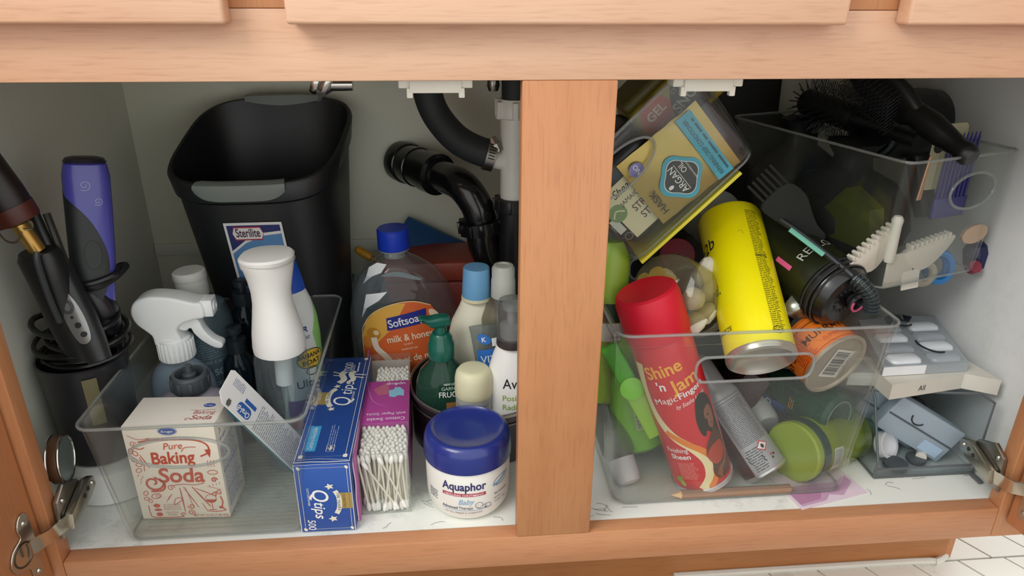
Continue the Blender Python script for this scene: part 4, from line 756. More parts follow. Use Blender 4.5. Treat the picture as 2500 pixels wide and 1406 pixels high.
pc = PY(1222, 725, 20.5); z = pc.z-.6; cb = thing('clear_bottle', 'empty smoky clear bottle with a frosted disc cap beside the post', 'bottle', at((pc.x+.4, 21.5, .6)))
part('body', loft([ring(a, a*.6, zz, 36, 2.4) for a, zz in ((2.6, 0), (2.9, .4), (3.0, z-6), (2.8, z-3), (2.0, z-1.2), (1.4, z-.3))]), CLR('c9c4b8', .22, 'a09a8c', .08), cb); part('cap', lathe([(1.45, 0), (1.5, .1), (1.45, 2.2), (1.38, 2.3), (1.38, 3.6), (1.15, 4.0), (.8, 4.05), (.7, 3.9), (.01, 3.9)], 30), M('bfc1b8', .45, 0, .04), cb, T=at((0, 0, z-.3)))
pc = PY(1196, 800, 18.6); vc = thing('squeeze_tube', 'clear tube with a blue and white panel leaning beside the cream white bottle', 'tube', at((pc.x+.9, 18.8, .8), 0, 0, -6)); z = pc.z-.4
part('tube', loft([ring(1.9, .25, z, 28, 2.2)]+[ring(a, b, zz, 28) for a, b, zz in ((1.8, .5, z-1), (1.6, 1.1, z-6), (1.4, 1.3, .5), (1.2, 1.2, 0))]), CLR('ced3d0', .2, 'aab2b0', .06), vc); P = Print(); VB = M('2d6fc0', .5); P.rect(-1.4, z-7.2, 1.5, z-2.9, VB, 1); P.text('VIT', -1.0, z-4.6, 1.3, WHITE, 2, al='L', bold=.01); P.text('CARE', -1.2, z-6.2, 1.5, WHITE, 2, al='L', bold=.01); P.ell(-.3, z-1.6, .9, .6, VB, 1, rot=-30); P.text('K', -.3, z-1.9, .8, WHITE, 2, bold=.03); P.rect(.6, z-2.6, 1.4, z-1.6, WHITE, 2); P.build('label', mp_cyl(1.85, interp(((z-8, 1.25), (z-3, .85), (z-1, .55), (z, .35)))), vc, du=.3, dv=.8)
# ================================================================ soap refill jug
pc = PY(973, 610, 31); z = pc.z-.3; jx = PY(992, 760, 31).x
jg = thing('soap_jug', 'large clear soap refill jug with a blue screw cap and orange label', 'bottle', at((jx, 31, .2), 0, 0, -1.5)); ox = pc.x-jx
JG = [(6.4, 3.4, 0, 0), (7.0, 3.9, .6, 0), (7.3, 4.1, 4, 0), (7.3, 4.1, z-12, 0), (7.1, 4.0, z-8, 0), (6.3, 3.7, z-5, -.1), (4.8, 3.1, z-2.6, ox*.4), (3.0, 2.4, z-1.2, ox*.8), (1.7, 1.7, z-.4, ox), (1.5, 1.5, z, ox)]
part('body', loft([ring(a, b, zz, 44, 2.3, cx) for a, b, zz, cx in JG]), CLR('f0f4f5', .05, 'c8d2d6', .05, var=.07), jg)
part('neck', lathe([(1.5, -.6), (1.5, .2), (1.95, .25), (1.95, .5), (1.5, .5), (1.5, 1.2)], 28), CLR('dfe8ea', .3), jg, T=at((ox, 0, z))); part('cap', lathe([(2.05, .5), (2.1, .6), (2.05, 3.0), (1.9, 3.2), (.01, 3.2)], 36), M('1c3fc0', .35, 0, .04), jg, T=at((ox, 0, z)))
P = Print(); OR = M('d9652f', .45, 0, .1); YE = M('e6b04a', .45, 0, .08); zl = z-5.6; lb_ = [(-5.6, zl-13), (-5.7, zl-5), (-5.0, zl-2.9), (-3.4, zl-1.2), (-1.0, zl-.15), (1.6, zl+.1), (3.8, zl-.7), (5.2, zl-2.6), (5.6, zl-5), (5.6, zl-13)]
P.poly(lb_, OR, 1); P.poly([(-5.7, zl-5), (-5.0, zl-2.9), (-3.4, zl-1.2), (-1.0, zl-.15), (.6, zl-.1), (-1.2, zl-3.4), (-3.6, zl-5.8)], YE, 2); P.line([(-5.6, zl-12), (-5.7, zl-5), (-5.0, zl-2.9), (-3.4, zl-1.2), (-1.0, zl-.15), (1.6, zl+.1), (3.8, zl-.7)], .14, M('e8c890', .5), 3, sm=3)
P.poly([(-2.0, zl-3.9), (-2.0, zl-2.1), (3.1, zl-1.0), (3.1, zl-3.0)], M('1f2a86', .45), 4); P.text('Softsoap', .55, zl-3.05, 1.55, WHITE, 5, rot=11, bold=.02, wid=4.6); P.text('milk & honey', .9, zl-5.3, 1.35, M('f4e4c8', .5), 4, rot=7, bold=.02, wid=6.0); P.text('SCENT', .6, zl-6.0, .4, M('f4e4c8', .5), 4, rot=7); P.text('PARFUM DE', .7, zl-6.7, .4, M('f4e4c8', .5), 4, rot=7); P.text('lait et de miel', 1.3, zl-8.4, 1.35, M('f4e4c8', .5), 4, rot=7, bold=.02, wid=6.2)
P.ell(-3.9, zl-4.4, 1.0, .9, M('c98a2c', .45), 3); P.ell(-4.9, zl-5.6, .8, .9, M('d98a3a', .45), 3); P.ell(-3.5, zl-4.2, .4, .35, M('f0d6a0', .4), 4); P.line([(-3.9, zl-4.9), (-3.6, zl-6.4), (-2.4, zl-7.8), (-1.6, zl-9.6)], .85, M('efe3d0', .4), 4, sm=5); P.ell(4.3, zl-2.2, 1.2, .5, M('f0dcc0', .5), 3, rot=-50); P.ell(-4.8, zl-8.5, .9, .5, M('b8442c', .45), 3)
P.build('label', mp_cyl(interp(((0, 7.35), (z-12, 7.35), (z-8, 7.15))), interp(((0, 4.15), (z-12, 4.15), (z-8, 4.05))), e=2.3), jg, du=.6, dv=2)
# torn white label scraps inside / on the jug shoulder
P = Print(); WS = M('eef2f2', .5); P.poly([(-5.6, zl-2.4), (-4.6, zl+.9), (-1.6, zl+1.4), (-2.8, zl+.2), (-4.6, zl-.9)], WS, 1); P.poly([(-5.4, zl+2.0), (-4.0, zl+4.4), (-2.6, zl+5.2), (-1.4, zl+5.0), (-2.2, zl+3.8), (-3.6, zl+3.2)], WS, 1); P.line([(-2.2, zl+3.4), (0, zl+3.6), (2.8, zl+2.6)], .7, M('7b878b', .5), 1, sm=4, taper=True)
P.build('torn_scraps', mp_cyl(interp(((z-9, 7.15), (z-5, 6.35), (z-2.6, 4.85))), interp(((z-9, 4.05), (z-5, 3.75), (z-2.6, 3.15))), e=2.3), jg, du=.6, dv=.8)
# ================================================================ things at the back of the left side
rb = V((PY(1090, 640, 40).x, 0, 0)); rx0, rx1 = PY(1000, 640, 40).x-3.5, PY(1235, 640, 40).x+1; rz = PY(1090, 632, 38).z
red = thing('lidded_box', 'brick red plastic box with a lid at the back under the black drain pipe', 'box', at(((rx0+rx1)/2, 36.4, .1)))
part('tray', box(-(rx1-rx0)/2, (rx1-rx0)/2, 0, 8.2, 0, rz-3.0, bev=.5), M('8f3a30', .5, 0, .06), red); part('lid', box(-(rx1-rx0)/2-.15, (rx1-rx0)/2+.15, -.2, 8.4, rz-2.9, rz, bev=.5), M('96402f', .5, 0, .06), red)
b0 = PY(992, 534, 46.2); b1 = PY(1150, 606, 46.2)
bb = thing('flat_box', 'flat dark blue box tilted against the back panel behind the blue cap', 'box', axT(b1, b0, 0, (.2, -.8, .6))); ll = (b1-b0).length
part('box_body', box(-7.5, 0, -.9, .9, -.5, ll, bev=.1), M('1f4f80', .5), bb, 'dark blue flat box'); part('edge_strip', box(0, .25, -.8, .8, -.4, ll-.1, bev=.08), M('3d5a6c', .5), bb)
y0, y1 = PY(868, 606, 41), PY(1010, 690, 38)
yl = thing('long_handled_tool', 'long thin tool with a yellow handle lying behind the soap jug', 'tool', axT(y0, y1)); ll = (y1-y0).length
part('grip', lathe([(.3, 0), (.55, .3), (.62, 1.5), (.6, 2.4), (.5, 2.7)], 14), M('c08a1e', .45), yl, 'amber yellow grip'); part('shaft', lathe([(.32, 2.6), (.3, ll)], 12), M('8a6320', .5), yl)
bgx0, bgx1 = PY(868, 640, 38).x, PY(1100, 640, 38).x
cb2 = thing('plastic_pouch', 'crumpled clear plastic pouch slumped between the waste bin and the soap jug', 'bag', at((bgx0+2.2, 37.2, .2)))
rngs = []
R_ = random.Random(8)
for k, (a, b, zz) in enumerate(((2.6, 2.0, 0), (3.0, 2.4, 1), (2.9, 2.2, 5), (3.1, 2.0, 9), (2.8, 1.4, 12), (2.6, .5, 14.5))): rngs.append([V((p.x*(1+R_.uniform(-.06, .06)), p.y*(1+R_.uniform(-.12, .12)), p.z)) for p in ring(a, b, zz, 22)])
part('film', loft(rngs), CLR('cfd8da', .14, '96a4a8', .1, var=.2), cb2); part('teal_lump', lathe([(.01, 0), (1.2, .3), (1.5, 1.6), (1.1, 2.8), (.01, 3.1)], 16), M('2e7a7c', .5), cb2, 'teal thing inside', T=at((.2, 0, 6.5)))
# ================================================================ hot tools, far left
hc = V((-45.2, 13.2, 4.2)); HB = M('191a19', .45, 0, .1)
hd_ = thing('tool_holder', 'dark cylindrical caddy holding hair tools by the left wall', 'holder', at(hc))
part('cup', lathe([(3.5, 0), (3.8, .3), (4.3, 11.6), (4.4, 11.9), (4.2, 12.0), (4.05, 11.5), (3.5, .6), (.01, .5)], 44), M('27272a', .35, 0, .08), hd_); part('sticker', loft([[V(((4.0+.035*zz+.03)*sin(a), -(4.0+.035*zz+.03)*cos(a)-0, zz)) for a in (radians(t) for t in (20, 26, 32, 38))] for zz in (5.5, 8, 11)], False, False), M('6d6648', .5), hd_, 'faded olive sticker')
rl = tagged('paper_roll', 'white paper roll lying flat under the dark tool caddy', 'paper roll', lathe([(5.0, 0), (5.3, .2), (5.3, 3.95), (5.0, 4.15), (2.0, 4.15), (2.0, 3.9), (.01, 3.9)], 44), M('dfe0dc', .8, 0, .03, .2, 200), at((-44.6, 13.4, .03)))
# coiled cords on top
R_ = random.Random(4)
for i, (lab, k0) in enumerate((('thick black cord coiled loosely over the tool caddy', 0), ('thin black cord wound lower round the caddy top', 1))):
    pts = []
    for j in range(46):
        a = j*2*pi/10.3+i; r2 = 3.4+.9*sin(j*.37+i)+.3*R_.random()+(.3 if i else 0); pts.append((hc.x+.6+r2*cos(a), hc.y+r2*sin(a)*.8, hc.z+12.6+j*.06*(1 if i else 1.5)+.45*sin(a*1.5+i)-(.9 if i else 0)))
    tagged('power_cord', lab, 'cord', tube(pts, .3 if i == 0 else .24, 7, sm=3), M('111212', .35))
# purple flat iron
f0, f1 = PY(222, 700, 13.5), PY(206, 388, 15.5); T_ = axT(f0-V((0, 0, 4)), f1, 0, tuple(CP-f0)); L_ = (f1-f0).length+4
fi = thing('flat_iron', 'purple and black hair straightener with swirl marks standing in the caddy', 'hair tool', T_)
PU = M('4a4aa0', .3, 0, .04, 0, 60, .3)
part('shell', loft([ring(a, b, zz, 36, 2.6, cx) for a, b, zz, cx in ((1.3, 1.0, 0, .3), (1.5, 1.2, 3, .2), (1.9, 1.4, 7, .1), (2.1, 1.5, L_-5, 0), (2.1, 1.5, L_-1.6, 0), (1.9, 1.3, L_-.5, 0), (1.2, .7, L_, 0))]), PU, fi)
part('tip', loft([ring(a, b, zz, 30, 2.6) for a, b, zz in ((1.92, 1.4, L_-.3), (1.7, 1.2, L_+.05), (1.2, .75, L_+.2))]), M('1d1a28', .35), fi)
P = Print(); GR_ = M('1f2423', .45); z0 = L_-17
P.poly([(p.x, p.y) for p in sm2([(-4.4, L_-3.0), (-3.0, L_-3.2), (-1.4, L_-4.2), (.2, L_-6.3), (1.2, L_-9.2), (1.2, L_-12), (.2, L_-14.6), (-1.2, L_-16.2), (-3.2, L_-17.2)], 4, False)]+[(-4.5, L_-17.4)], GR_, 1)
P.ering(0, L_-9.4, .75, 1.5, .08, M('0f1110', .5), 2); P.ell(0, L_-9.4, .7, 1.45, M('2b302e', .55), 2)
P.spiral(-.2, L_-2.4, .55, 1.5, .07, M('9a9cc8', .4), 2, a0=4); P.spiral(.8, L_-4.0, .42, 1.5, .07, M('9a9cc8', .4), 2, a0=4)
P.build('grip_panel', mp_cyl(2.1, 1.5, 0, 2.6), fi, du=.3, dv=1.5, lay=.02)
part('cord_loop', tube([(-1.6, -1.4, 4.5), (0, -1.8, 4.8), (1.8, -1.2, 5.4), (2.2, .4, 5.8), (2.9, 0, 5.9), (1.8, -1.1, 5.0), (0, -1.9, 4.3), (-1.4, -1.3, 4.2)], .32, 7, sm=4), M('121314', .4), fi, 'black cord looped round it')
# curling iron with gold neck
c0, c1 = PY(165, 790, 10.2), PY(92, 612, 9.8); g1 = PY(45, 545, 9.6); e1_ = PY(-62, 395, 9.2)
ci = thing('curling_iron', 'brown-black barrelled curling iron with a gold neck leaning out to the left', 'hair tool', at((0, 0, 0)))
part('body', loft([[axT(c0, c1) @ V((p.x, p.y, zz)) for p in ring(a, b, 0, 24, 2.6)] for a, b, zz in ((1.3, 1.0, -4), (1.6, 1.3, 0), (1.75, 1.4, (c1-c0).length*.6), (1.9, 1.5, (c1-c0).length-.6), (1.6, 1.3, (c1-c0).length))]), M('17191a', .42), ci)
part('gold_neck', lathe([(.75, 0), (.72, (g1-c1).length+.3)], 20), M('b58f4c', .3, .75, .1), ci, 'gold neck', T=axT(c1, g1)); nbk = axT(g1, e1_); ll = (e1_-g1).length
part('barrel', lathe([(.6, -.2), (2.1, .3), (2.2, .6), (2.3, 3), (2.2, ll)], 28, sy=.8), M('1b1210', .4), ci, T=nbk); part('barrel_end', lathe([(2.16, .2), (2.24, .5), (2.3, 1.7), (2.25, 1.7)], 28, False, False, sy=.82), M('4a1f14', .4), ci, 'dark red band', T=nbk); 
part('wire_hook', MB().merge(tube([(-1.6, -.8, .3), (-1.2, -1.2, -.9), (-.4, -1.2, -1.3), (.3, -1.0, -.7)], .1, 6, sm=4)), M('a09478', .3, .9), ci, T=nbk); part('wire_hook', tube([(.9, -.8, .6), (1.6, -.8, -.1), (1.3, -.8, -.7), (.7, -.9, -.5)], .1, 6, sm=4), M('a09478', .3, .9), ci, T=nbk)
d_ = axT(c0, c1); part('clamp_lever', MB().merge(tube([(.3, -1.5, 1), (.5, -1.9, 4), (.9, -2.2, 7.5), (1.1, -2.0, 8.6)], .3, 8, sm=4)), M('2c3133', .35), ci, T=d_)
# second iron with silver control panel
s0_, s1_ = PY(214, 812, 9.4), PY(140, 650, 11.2); ll = (s1_-s0_).length; T_ = axT(s0_-(s1_-s0_).normalized()*3, s1_+(s1_-s0_).normalized()*1.5); si = thing('hair_iron', 'black hair iron with an oval silver control panel in front of the purple one', 'hair tool', T_)
part('handle', loft([ring(a, b, zz, 28, 2.5) for a, b, zz in ((1.1, .9, 0), (1.35, 1.1, 2), (1.45, 1.2, ll*.7), (1.2, 1.0, ll+3), (.9, .8, ll+5))]), M('1d2021', .4), si)
P = Print(); P.poly(sm2([(-.25, 2.2), (.7, 2.3), (1.0, 4.0), (.85, 6.2), (.3, 7.6), (-.4, 7.4), (-.8, 5.8), (-.7, 3.6)], 4), M('8f918f', .3, .6), 1); P.ell(0, 6.0, .6, .75, M('5f6364', .35, .6), 2); P.ell(0, 6.0, .3, .4, M('8f9292', .3, .6), 3); P.ell(.2, 4.0, .3, .3, INK, 2); P.ell(.35, 3.0, .3, .28, INK, 2); P.ell(0, 4.9, .14, .16, INK, 2); P.build('control_panel', mp_cyl(1.45, 1.2, 0, 2.5), si, du=.3, lay=.03, label='oval silver control panel')
part('wand', tube([(0, 0, ll+4), (0, 0, ll+9)], .55, 12), M('232524', .4), si); part('prong', tube([(.9, 0, ll+3), (1.2, 0, ll+8)], .35, 8), M('26251f', .45), si)
bg = tagged('cord_pouch', 'bunched black cord bundle with a shiny wrap at the right of the hair irons', 'cord', loft([[V((p.x+dx_, p.y, zz)) for p in ring(a, b, 0, 20, 2)] for a, b, zz, dx_ in ((.6, .5, 0, 0), (1.9, 1.4, 1.5, .1), (2.2, 1.7, 4, -.2), (1.6, 1.4, 7, -.8), (.8, .7, 9, -1.6))]), M('14151c', .3), at(PY(250, 800, 13.6)+V((0, 0, -1.5))))
# small mirror compact and a grey lead
mc = PY(138, 1122, 5.2); mr = thing('compact_mirror', 'round metal-rimmed compact standing on edge by the left hinge', 'mirror', at(mc+V((-.2, 0, 0)), 100))
Q = Matrix.Rotation(radians(90), 4, 'X'); part('case', lathe([(2.35, 0), (2.45, .15), (2.45, .9), (2.3, 1.05)], 40), M('6a4a36', .35, .4), mr, T=Q); part('chrome_rim', tube([Q @ V((p.x, p.y, 1.05)) for p in ring(2.35, None, 0, 40)], .14, 8, True), CHROME, mr); part('chrome_rim', tube([Q @ V((p.x, p.y, -.02)) for p in ring(2.35, None, 0, 40)], .14, 8, True), CHROME, mr); part('face', lathe([(2.2, 1.06), (.01, 1.08)], 40), M('7d8a86', .3, .3), mr, T=Q)
tagged('grey_lead', 'thin pale grey cable end lying on the floor behind the left hinge', 'cable', tube([PZ(198, 1180, .3), PZ(212, 1200, .3), PZ(240, 1204, .3), PZ(262, 1190, .3), PZ(290, 1178, .4), PZ(330, 1170, .6)], .16, 7, sm=5), M('a9aca9', .5))
# ================================================================ right side: front bin
BRX0, BRX1 = 9.7, 38.4
binR, _b = make_bin('storage_bin', 'deep clear bin with a wide squared handle slot, crammed with spray cans and jars', at(((11.0+37.6)/2, 3.8, .05), 0.6), 26.6, 25, 28.8, 27.2, 21.6, (-.2+.0, 17.3, 6.1, 1.45, 'squared'), th=.24, r=1.5, haze=.03, band=1.3)
# ---- red hair spray
B_, T_ = PY(1714, 1154, 7.3), PY(1574, 706, 8.8); ax_ = axT(B_, T_, 4, tuple(CP-B_)); L_ = (T_-B_).length; RR = 3.35
rc = thing('hair_spray_can', 'tall red aerosol can with a red cap and yellow lettering leaning in the front bin', 'spray can', ax_)
RC = M('d0202c', .32, 0, .03, 0, 60, .4); cz = L_-4.9
part('can', lathe([(3.0, 0), (RR, .15), (RR, cz-1.2), (RR-.1, cz)], 48), RC, rc); part('foot_rim', lathe([(2.9, -.35), (3.25, -.35), (3.5, -.1), (3.5, .3), (RR, .4), (3.0, 0), (.01, .3)], 48, c0=False), M('d8d8dc', .25, .6), rc, 'white metal foot rim')
part('cap', lathe([(3.42, cz-.3), (3.48, cz), (3.42, L_-1.0), (3.2, L_-.2), (2.9, L_), (2.3, L_-.06), (.01, L_-.1)], 48), M('cc0a2a', .5, 0, .02), rc)
P = Print(); YL = M('f0a93a', .45); OR2 = M('e8842c', .45); CR = M('f0dfb0', .45); BR = M('5a2f24', .5, 0, .15); SK = M('8a5844', .5, 0, .1); BKH = M('1c1413', .5)
P.text('Shine', -.9, 15.4, 2.1, YL, 2, bold=.05, rot=9, wid=4.0); P.text("'n", -1.7, 13.7, 1.5, WHITE, 2, bold=.03); P.text('Jam', .9, 13.5, 2.1, YL, 2, bold=.05, rot=9, wid=3.2); P.text('Magic', -1.6, 12.1, 1.0, WHITE, 2, rot=9, wid=2.5); P.text('Fingers', 1.4, 12.6, 1.0, WHITE, 2, rot=9, bold=.03, wid=3.2); P.text('by Stasha Harris', 1.0, 11.5, .7, WHITE, 2, rot=9, sh=.35, wid=3.6)
P.line([(-3.6, 17), (-4.0, 13.5), (-3.6, 10.5), (-2.2, 7.9), (-.4, 6.0), (.6, 4.0), (.5, 2.0), (-.6, .45)], 1.0, CR, 1, sm=6); P.line([(-2.8, 8.3), (-1.2, 7.0), (.5, 5.4), (1.5, 3.6), (1.3, 1.8), (.3, .45)], .7, OR2, 2, sm=6)
P.text('Finishing', -2.2, 5.6, .85, WHITE, 3, bold=.01, wid=2.4); P.text('Sheen', -2.0, 4.7, .9, WHITE, 3, bold=.04, wid=2.2); P.fine(-2.6, 1.9, -.4, 4.2, 8, M('e78f86', .5), 2, seed=5); P.ell(-3.0, 1.8, .5, .35, M('7c9a34', .5), 3, rot=40); P.ell(-2.7, 1.3, .3, .5, M('a9b34c', .5), 3, rot=20)
def fig(pts, m, l): P.poly(sm2([(x-1.1, y) for x, y in pts], 4), m, l)
fig([(2.5, 11.6), (3.3, 12.0), (4.2, 11.2), (4.6, 9.4), (4.7, 7.0), (5.0, 3.4), (4.5, 3.0), (4.1, 5.6), (3.4, 6.7), (2.8, 7.4), (2.5, 6.9), (2.1, 7.3), (1.9, 8.8), (2.1, 10.3)], BKH, 3)
fig([(3.1, 9.9), (3.9, 10.2), (4.3, 9.2), (4.15, 8.0), (3.6, 7.3), (3.15, 7.9), (3.25, 8.6), (2.95, 9.0)], SK, 4); fig([(3.2, 9.15), (3.45, 9.25), (3.7, 9.15), (3.45, 9.05)], BKH, 5); fig([(3.35, 7.95), (3.6, 8.1), (3.85, 8.0), (3.6, 7.8)], M('8c3630', .5), 5)
fig([(3.5, 7.2), (4.0, 7.3), (4.3, 6.4), (4.8, 5.2), (4.9, 3.0), (4.6, 1.3), (3.6, .9), (2.5, 1.2), (2.1, 2.2), (2.3, 3.4), (1.9, 4.6), (2.3, 5.8), (2.9, 6.5)], BR, 4); fig([(1.95, 4.6), (2.4, 5.2), (3.2, 5.5), (4.2, 5.3), (4.4, 4.2), (3.9, 3.2), (2.8, 3.0), (2.2, 3.6)], M('b8402c', .5), 5)
P.line([(3.6, 4.6), (3.4, 3.4), (2.6, 2.5), (1.7, 2.2)], .5, SK, 6, sm=4)
for k in range(4): P.line([(1.9+.1*k, 2.3-.1*k), (1.5+.12*k, 1.95-.22*k), (1.4+.2*k, 1.7-.3*k)], .17, SK, 7, sm=3)
P.build('label_print', mp_cyl(RR), rc, du=.35)
# ---- yellow freeze spray, bottom end towards the viewer
B_, T_ = PY(1858, 873, 5.9), PY(1779, 532, 20.5); ax_ = axT(B_, T_, 0, tuple(CP-B_)); L_ = (T_-B_).length; RY = 3.6
yc = thing('hair_spray_can', 'bright yellow aerosol can lying with its silver base towards the door opening', 'spray can', ax_)
YC = M('f2e500', .35, 0, .02, 0, 60, .25); part('can', lathe([(RY, .25), (RY, L_-.5), (RY-.15, L_-.15), (RY-.5, L_), (.01, L_)], 52, c0=False), YC, yc)
part('base', lathe([(.01, .9), (1.6, .75), (2.6, .3), (3.05, -.25), (3.3, -.5), (3.55, -.35), (3.66, 0), (3.64, .3)], 52, c0=False, c1=False), M('c3beb6', .3, .75, .06), yc, 'silver concave base')
P = Print(); P.text('got2b', -4.5, 12.3, 2.0, INK, 2, rot=12, sh=.25, bold=.01, al='C', wid=4.6); P.text('glued.', -4.6, 7.0, 1.7, INK, 2, sh=.15, wid=3.6); P.text('BLASTING FREEZE', -5.0, 2.4, .72, INK, 2, wid=5.4); P.fine(1.9, 1.4, 3.5, 16.6, 46, M('6a640e', .6), 1, fill=.55, rag=.3, seed=21); P.text('Cool Tip', 2.6, 10.4, .4, INK, 2, bold=.02); P.ering(2.4, 1.5, .55, .4, .05, INK, 2); P.text('Henkel', 2.4, 1.38, .3, INK, 2); P.line([(.6, 13.6), (1.0, 13.8), (1.2, 13.3)], .06, M('b3a900', .5), 2)
P.build('label_print', mp_cyl(RY), yc, du=.35)
# ---- orange pomade tin
B_ = PY(2043, 892, 8.8); T_ = PY(1984, 838, 12.4); ax_ = axT(B_, T_, 0, (-.2, -.6, 1)); RO = 4.0; L_ = 4.9
ot = thing('pomade_tin', 'round orange tin on its side showing a metal base with a barcode sticker', 'tin', ax_); OO = M('e87a1e', .4, 0, .05)
part('tin', lathe([(RO-.08, .35), (RO-.08, L_-.5), (RO, L_-.45), (RO, L_), (.01, L_)], 52), OO, ot); part('base', lathe([(.01, .3), (RO-.5, .3), (RO-.35, .05), (RO-.1, 0), (RO+.06, .1), (RO+.06, .35), (RO-.06, .4)], 52, False, False), M('b3a899', .45, .5, .1), ot, 'dull silver base')
P = Print(); DM = M('4a1d10', .5); RDK = M('b8351a', .5); P.text("MURRAY'S", .2, 2.1, 1.15, DM, 2, rot=0, bold=.01, wid=6.2, arc=.0); P.text("MURRAY'S", -8.0, 2.1, 1.15, DM, 2, rot=0, bold=.03, wid=6.2); P.text('SUPERIOR', .6, 1.2, .6, RDK, 2, rot=0, wid=3.2); P.fine(2.6, .6, 5.4, 2.0, 4, RDK, 2, seed=4); P.fine(-5, .6, -2.2, 3.9, 9, RDK, 2, seed=5); P.line([(-12, 4.0), (12, 4.0)], .09, DM, 1); P.line([(-12, .7), (12, .7)], .09, RDK, 1)
P.build('label_print', mp_cyl(RO-.08), ot, du=.35)
P = Print(); P.barcode(-1.9, -1.9, 2.0, 1.4, M('dcdad2', .5), INK, 1); P.text('074485 00101', 0, -1.8, .36, INK, 2, wid=2.4)
cB, sB = cos(radians(-128)), sin(radians(-128)); P.build('barcode_sticker', lambda u, v, h: V((-(u*cB-v*sB), u*sB+v*cB, .28-h)), ot)
# ---- grey aerosol
B_, T_ = PY(1868, 1148, 7.4), PY(1738, 952, 13.5); L_ = (T_-B_).length; ax_ = axT(B_, T_, 0); RG = 2.6
gc_ = thing('hair_spray_can', 'slim grey and maroon aerosol can with small black print lying beside the tall red one', 'spray can', ax_)
part('can', lathe([(2.3, 0), (RG, .2), (RG, L_-1.0), (RG-.3, L_-.3), (1.9, L_+.3), (1.9, L_+3.0), (1.4, L_+4.2), (.01, L_+4.3)], 40), M('a3a4a8', .35, .2, .05), gc_); part('foot_rim', lathe([(2.2, -.2), (2.5, -.2), (2.68, 0), (2.68, .25), (2.3, .2)], 40, False, False), M('d0d0d0', .25, .8), gc_)
P = Print(); MRN = M('3c191d', .4); P.rect(-4.6, .3, -1.3, L_-.9, MRN, 1); P.fine(-1.0, 3.6, 2.7, L_-2.0, 20, M('4d5056', .6), 2, rag=.1, seed=12); P.poly([(1.3, 3.6), (2.1, 2.9), (1.3, 2.2), (.5, 2.9)][::-1], M('c7444c', .5), 2); P.poly([(1.3, 3.4), (1.95, 2.9), (1.3, 2.4), (.65, 2.9)][::-1], M('e4e4e6', .5), 3); P.ell(1.3, 2.85, .2, .25, INK, 4)
P.fine(-.8, .5, 1.0, 3.2, 7, M('4d5056', .6), 2, seed=14); P.ell(1.7, 1.6, .14, .14, M('c7444c', .5), 2); P.ell(1.7, 1.2, .14, .14, INK, 2); P.ell(2.05, 1.5, .14, .14, INK, 2); P.line([(-1.0, 2.6), (-.8, 2.2), (-1.0, 2.1), (-.8, 1.6)], .12, INK, 2); P.line([(.6, 2.0), (.8, 1.7), (.65, 1.6), (.85, 1.2)], .12, INK, 2)
for k in (L_-1.4, L_-1.8): P.line([(-1.2, k), (3, k)], .1, M('6c6e74', .5), 2)
P.build('label_print', mp_cyl(RG), gc_, du=.35)
# ---- lime jar lying on its lid edge
B_, T_ = PY(1932, 1104, 7.5), PY(2068, 1052, 13.0); L_ = (T_-B_).length; ax_ = axT(B_, T_, 0); RJ = 3.5; LG = CLR('a9bf3a', .62, '8fa52c', .12)
lj = thing('gel_jar', 'lime green jar on its side with a lime lid, lowest in the front bin', 'jar', ax_)
part('lid', lathe([(.01, .1), (RJ-.7, .05), (RJ-.2, 0), (RJ, .25), (RJ, 1.7)], 44, c1=False), M('8ea32c', .42, 0, .06, .1, 30), lj); part('lid_skirt', lathe([(RJ+.02, 1.0), (RJ+.12, 1.1), (RJ+.12, 2.3), (RJ-.2, 2.4)], 44, False, False), CLR('2f5f50', .5, '27564a', .15), lj, 'dark green ribbed skirt')
part('glass', lathe([(RJ-.3, 2.2), (RJ-.1, 2.8), (RJ, 3.4), (RJ, L_-.6), (RJ-.4, L_), (.01, L_)], 44), LG, lj); P = Print(); P.rect(-1.8, 3.0, 1.0, 4.8, M('c6ccc4', .5), 1, r=.2); P.fine(-1.6, 3.1, .8, 4.7, 9, M('6f7a74', .6), 2); P.build('label', mp_cyl(RJ), lj, du=.4)
# ---- clear green bottle
B_, T_ = PY(2050, 1020, 9.4), PY(1880, 925, 19.0); L_ = (T_-B_).length; ax_ = axT(B_, T_, 0)
cg = thing('green_bottle', 'see-through dark green bottle lying base outward over the lime jar', 'bottle', ax_)
part('body', lathe([(.01, .5), (1.2, .45), (1.9, .1), (2.5, 0), (2.9, .4), (2.95, 2), (2.95, L_-4), (2.0, L_-1), (1.2, L_)], 44), CLR('5f9078', .5, '2f6248', .06), cg); part('base_ring', tube(ring(2.0, None, .1, 36), .1, 6, True), CLR('b9cfc2', .4, 'a9c0b4'), cg)
P = Print(); P.text('VO', -1.2, 7.6, 1.1, WHITE, 2, bold=.01); P.rect(-3.4, 5.4, -.2, 9.0, M('1e4f8c', .45), 1); P.fine(-.1, 4.2, 1.3, 5.0, 2, M('c07a3c', .5), 2); P.build('label', mp_cyl(2.95), cg, du=.4)
# ---- white lotion bottle between
B_, T_ = PY(1874, 1040, 13.4), PY(1810, 930, 21); wb_ = bottle('lotion_bottle', 'plain white bottle end glimpsed behind the slim grey aerosol can', axT(B_, T_), [(.01, 0), (1.4, .1), (1.7, .5), (1.75, 2), (1.75, 8), (1.2, 9)], M('c2c4c2', .45))
B_, T_ = PY(1822, 968, 15.5), PY(1800, 900, 24); mb_ = tagged('makeup_box', 'dark maroon carton half hidden under the yellow can', 'box', box(-3, 3, -1.6, 1.6, 0, 9, bev=.15), M('3a1620', .45), axT(B_, T_))
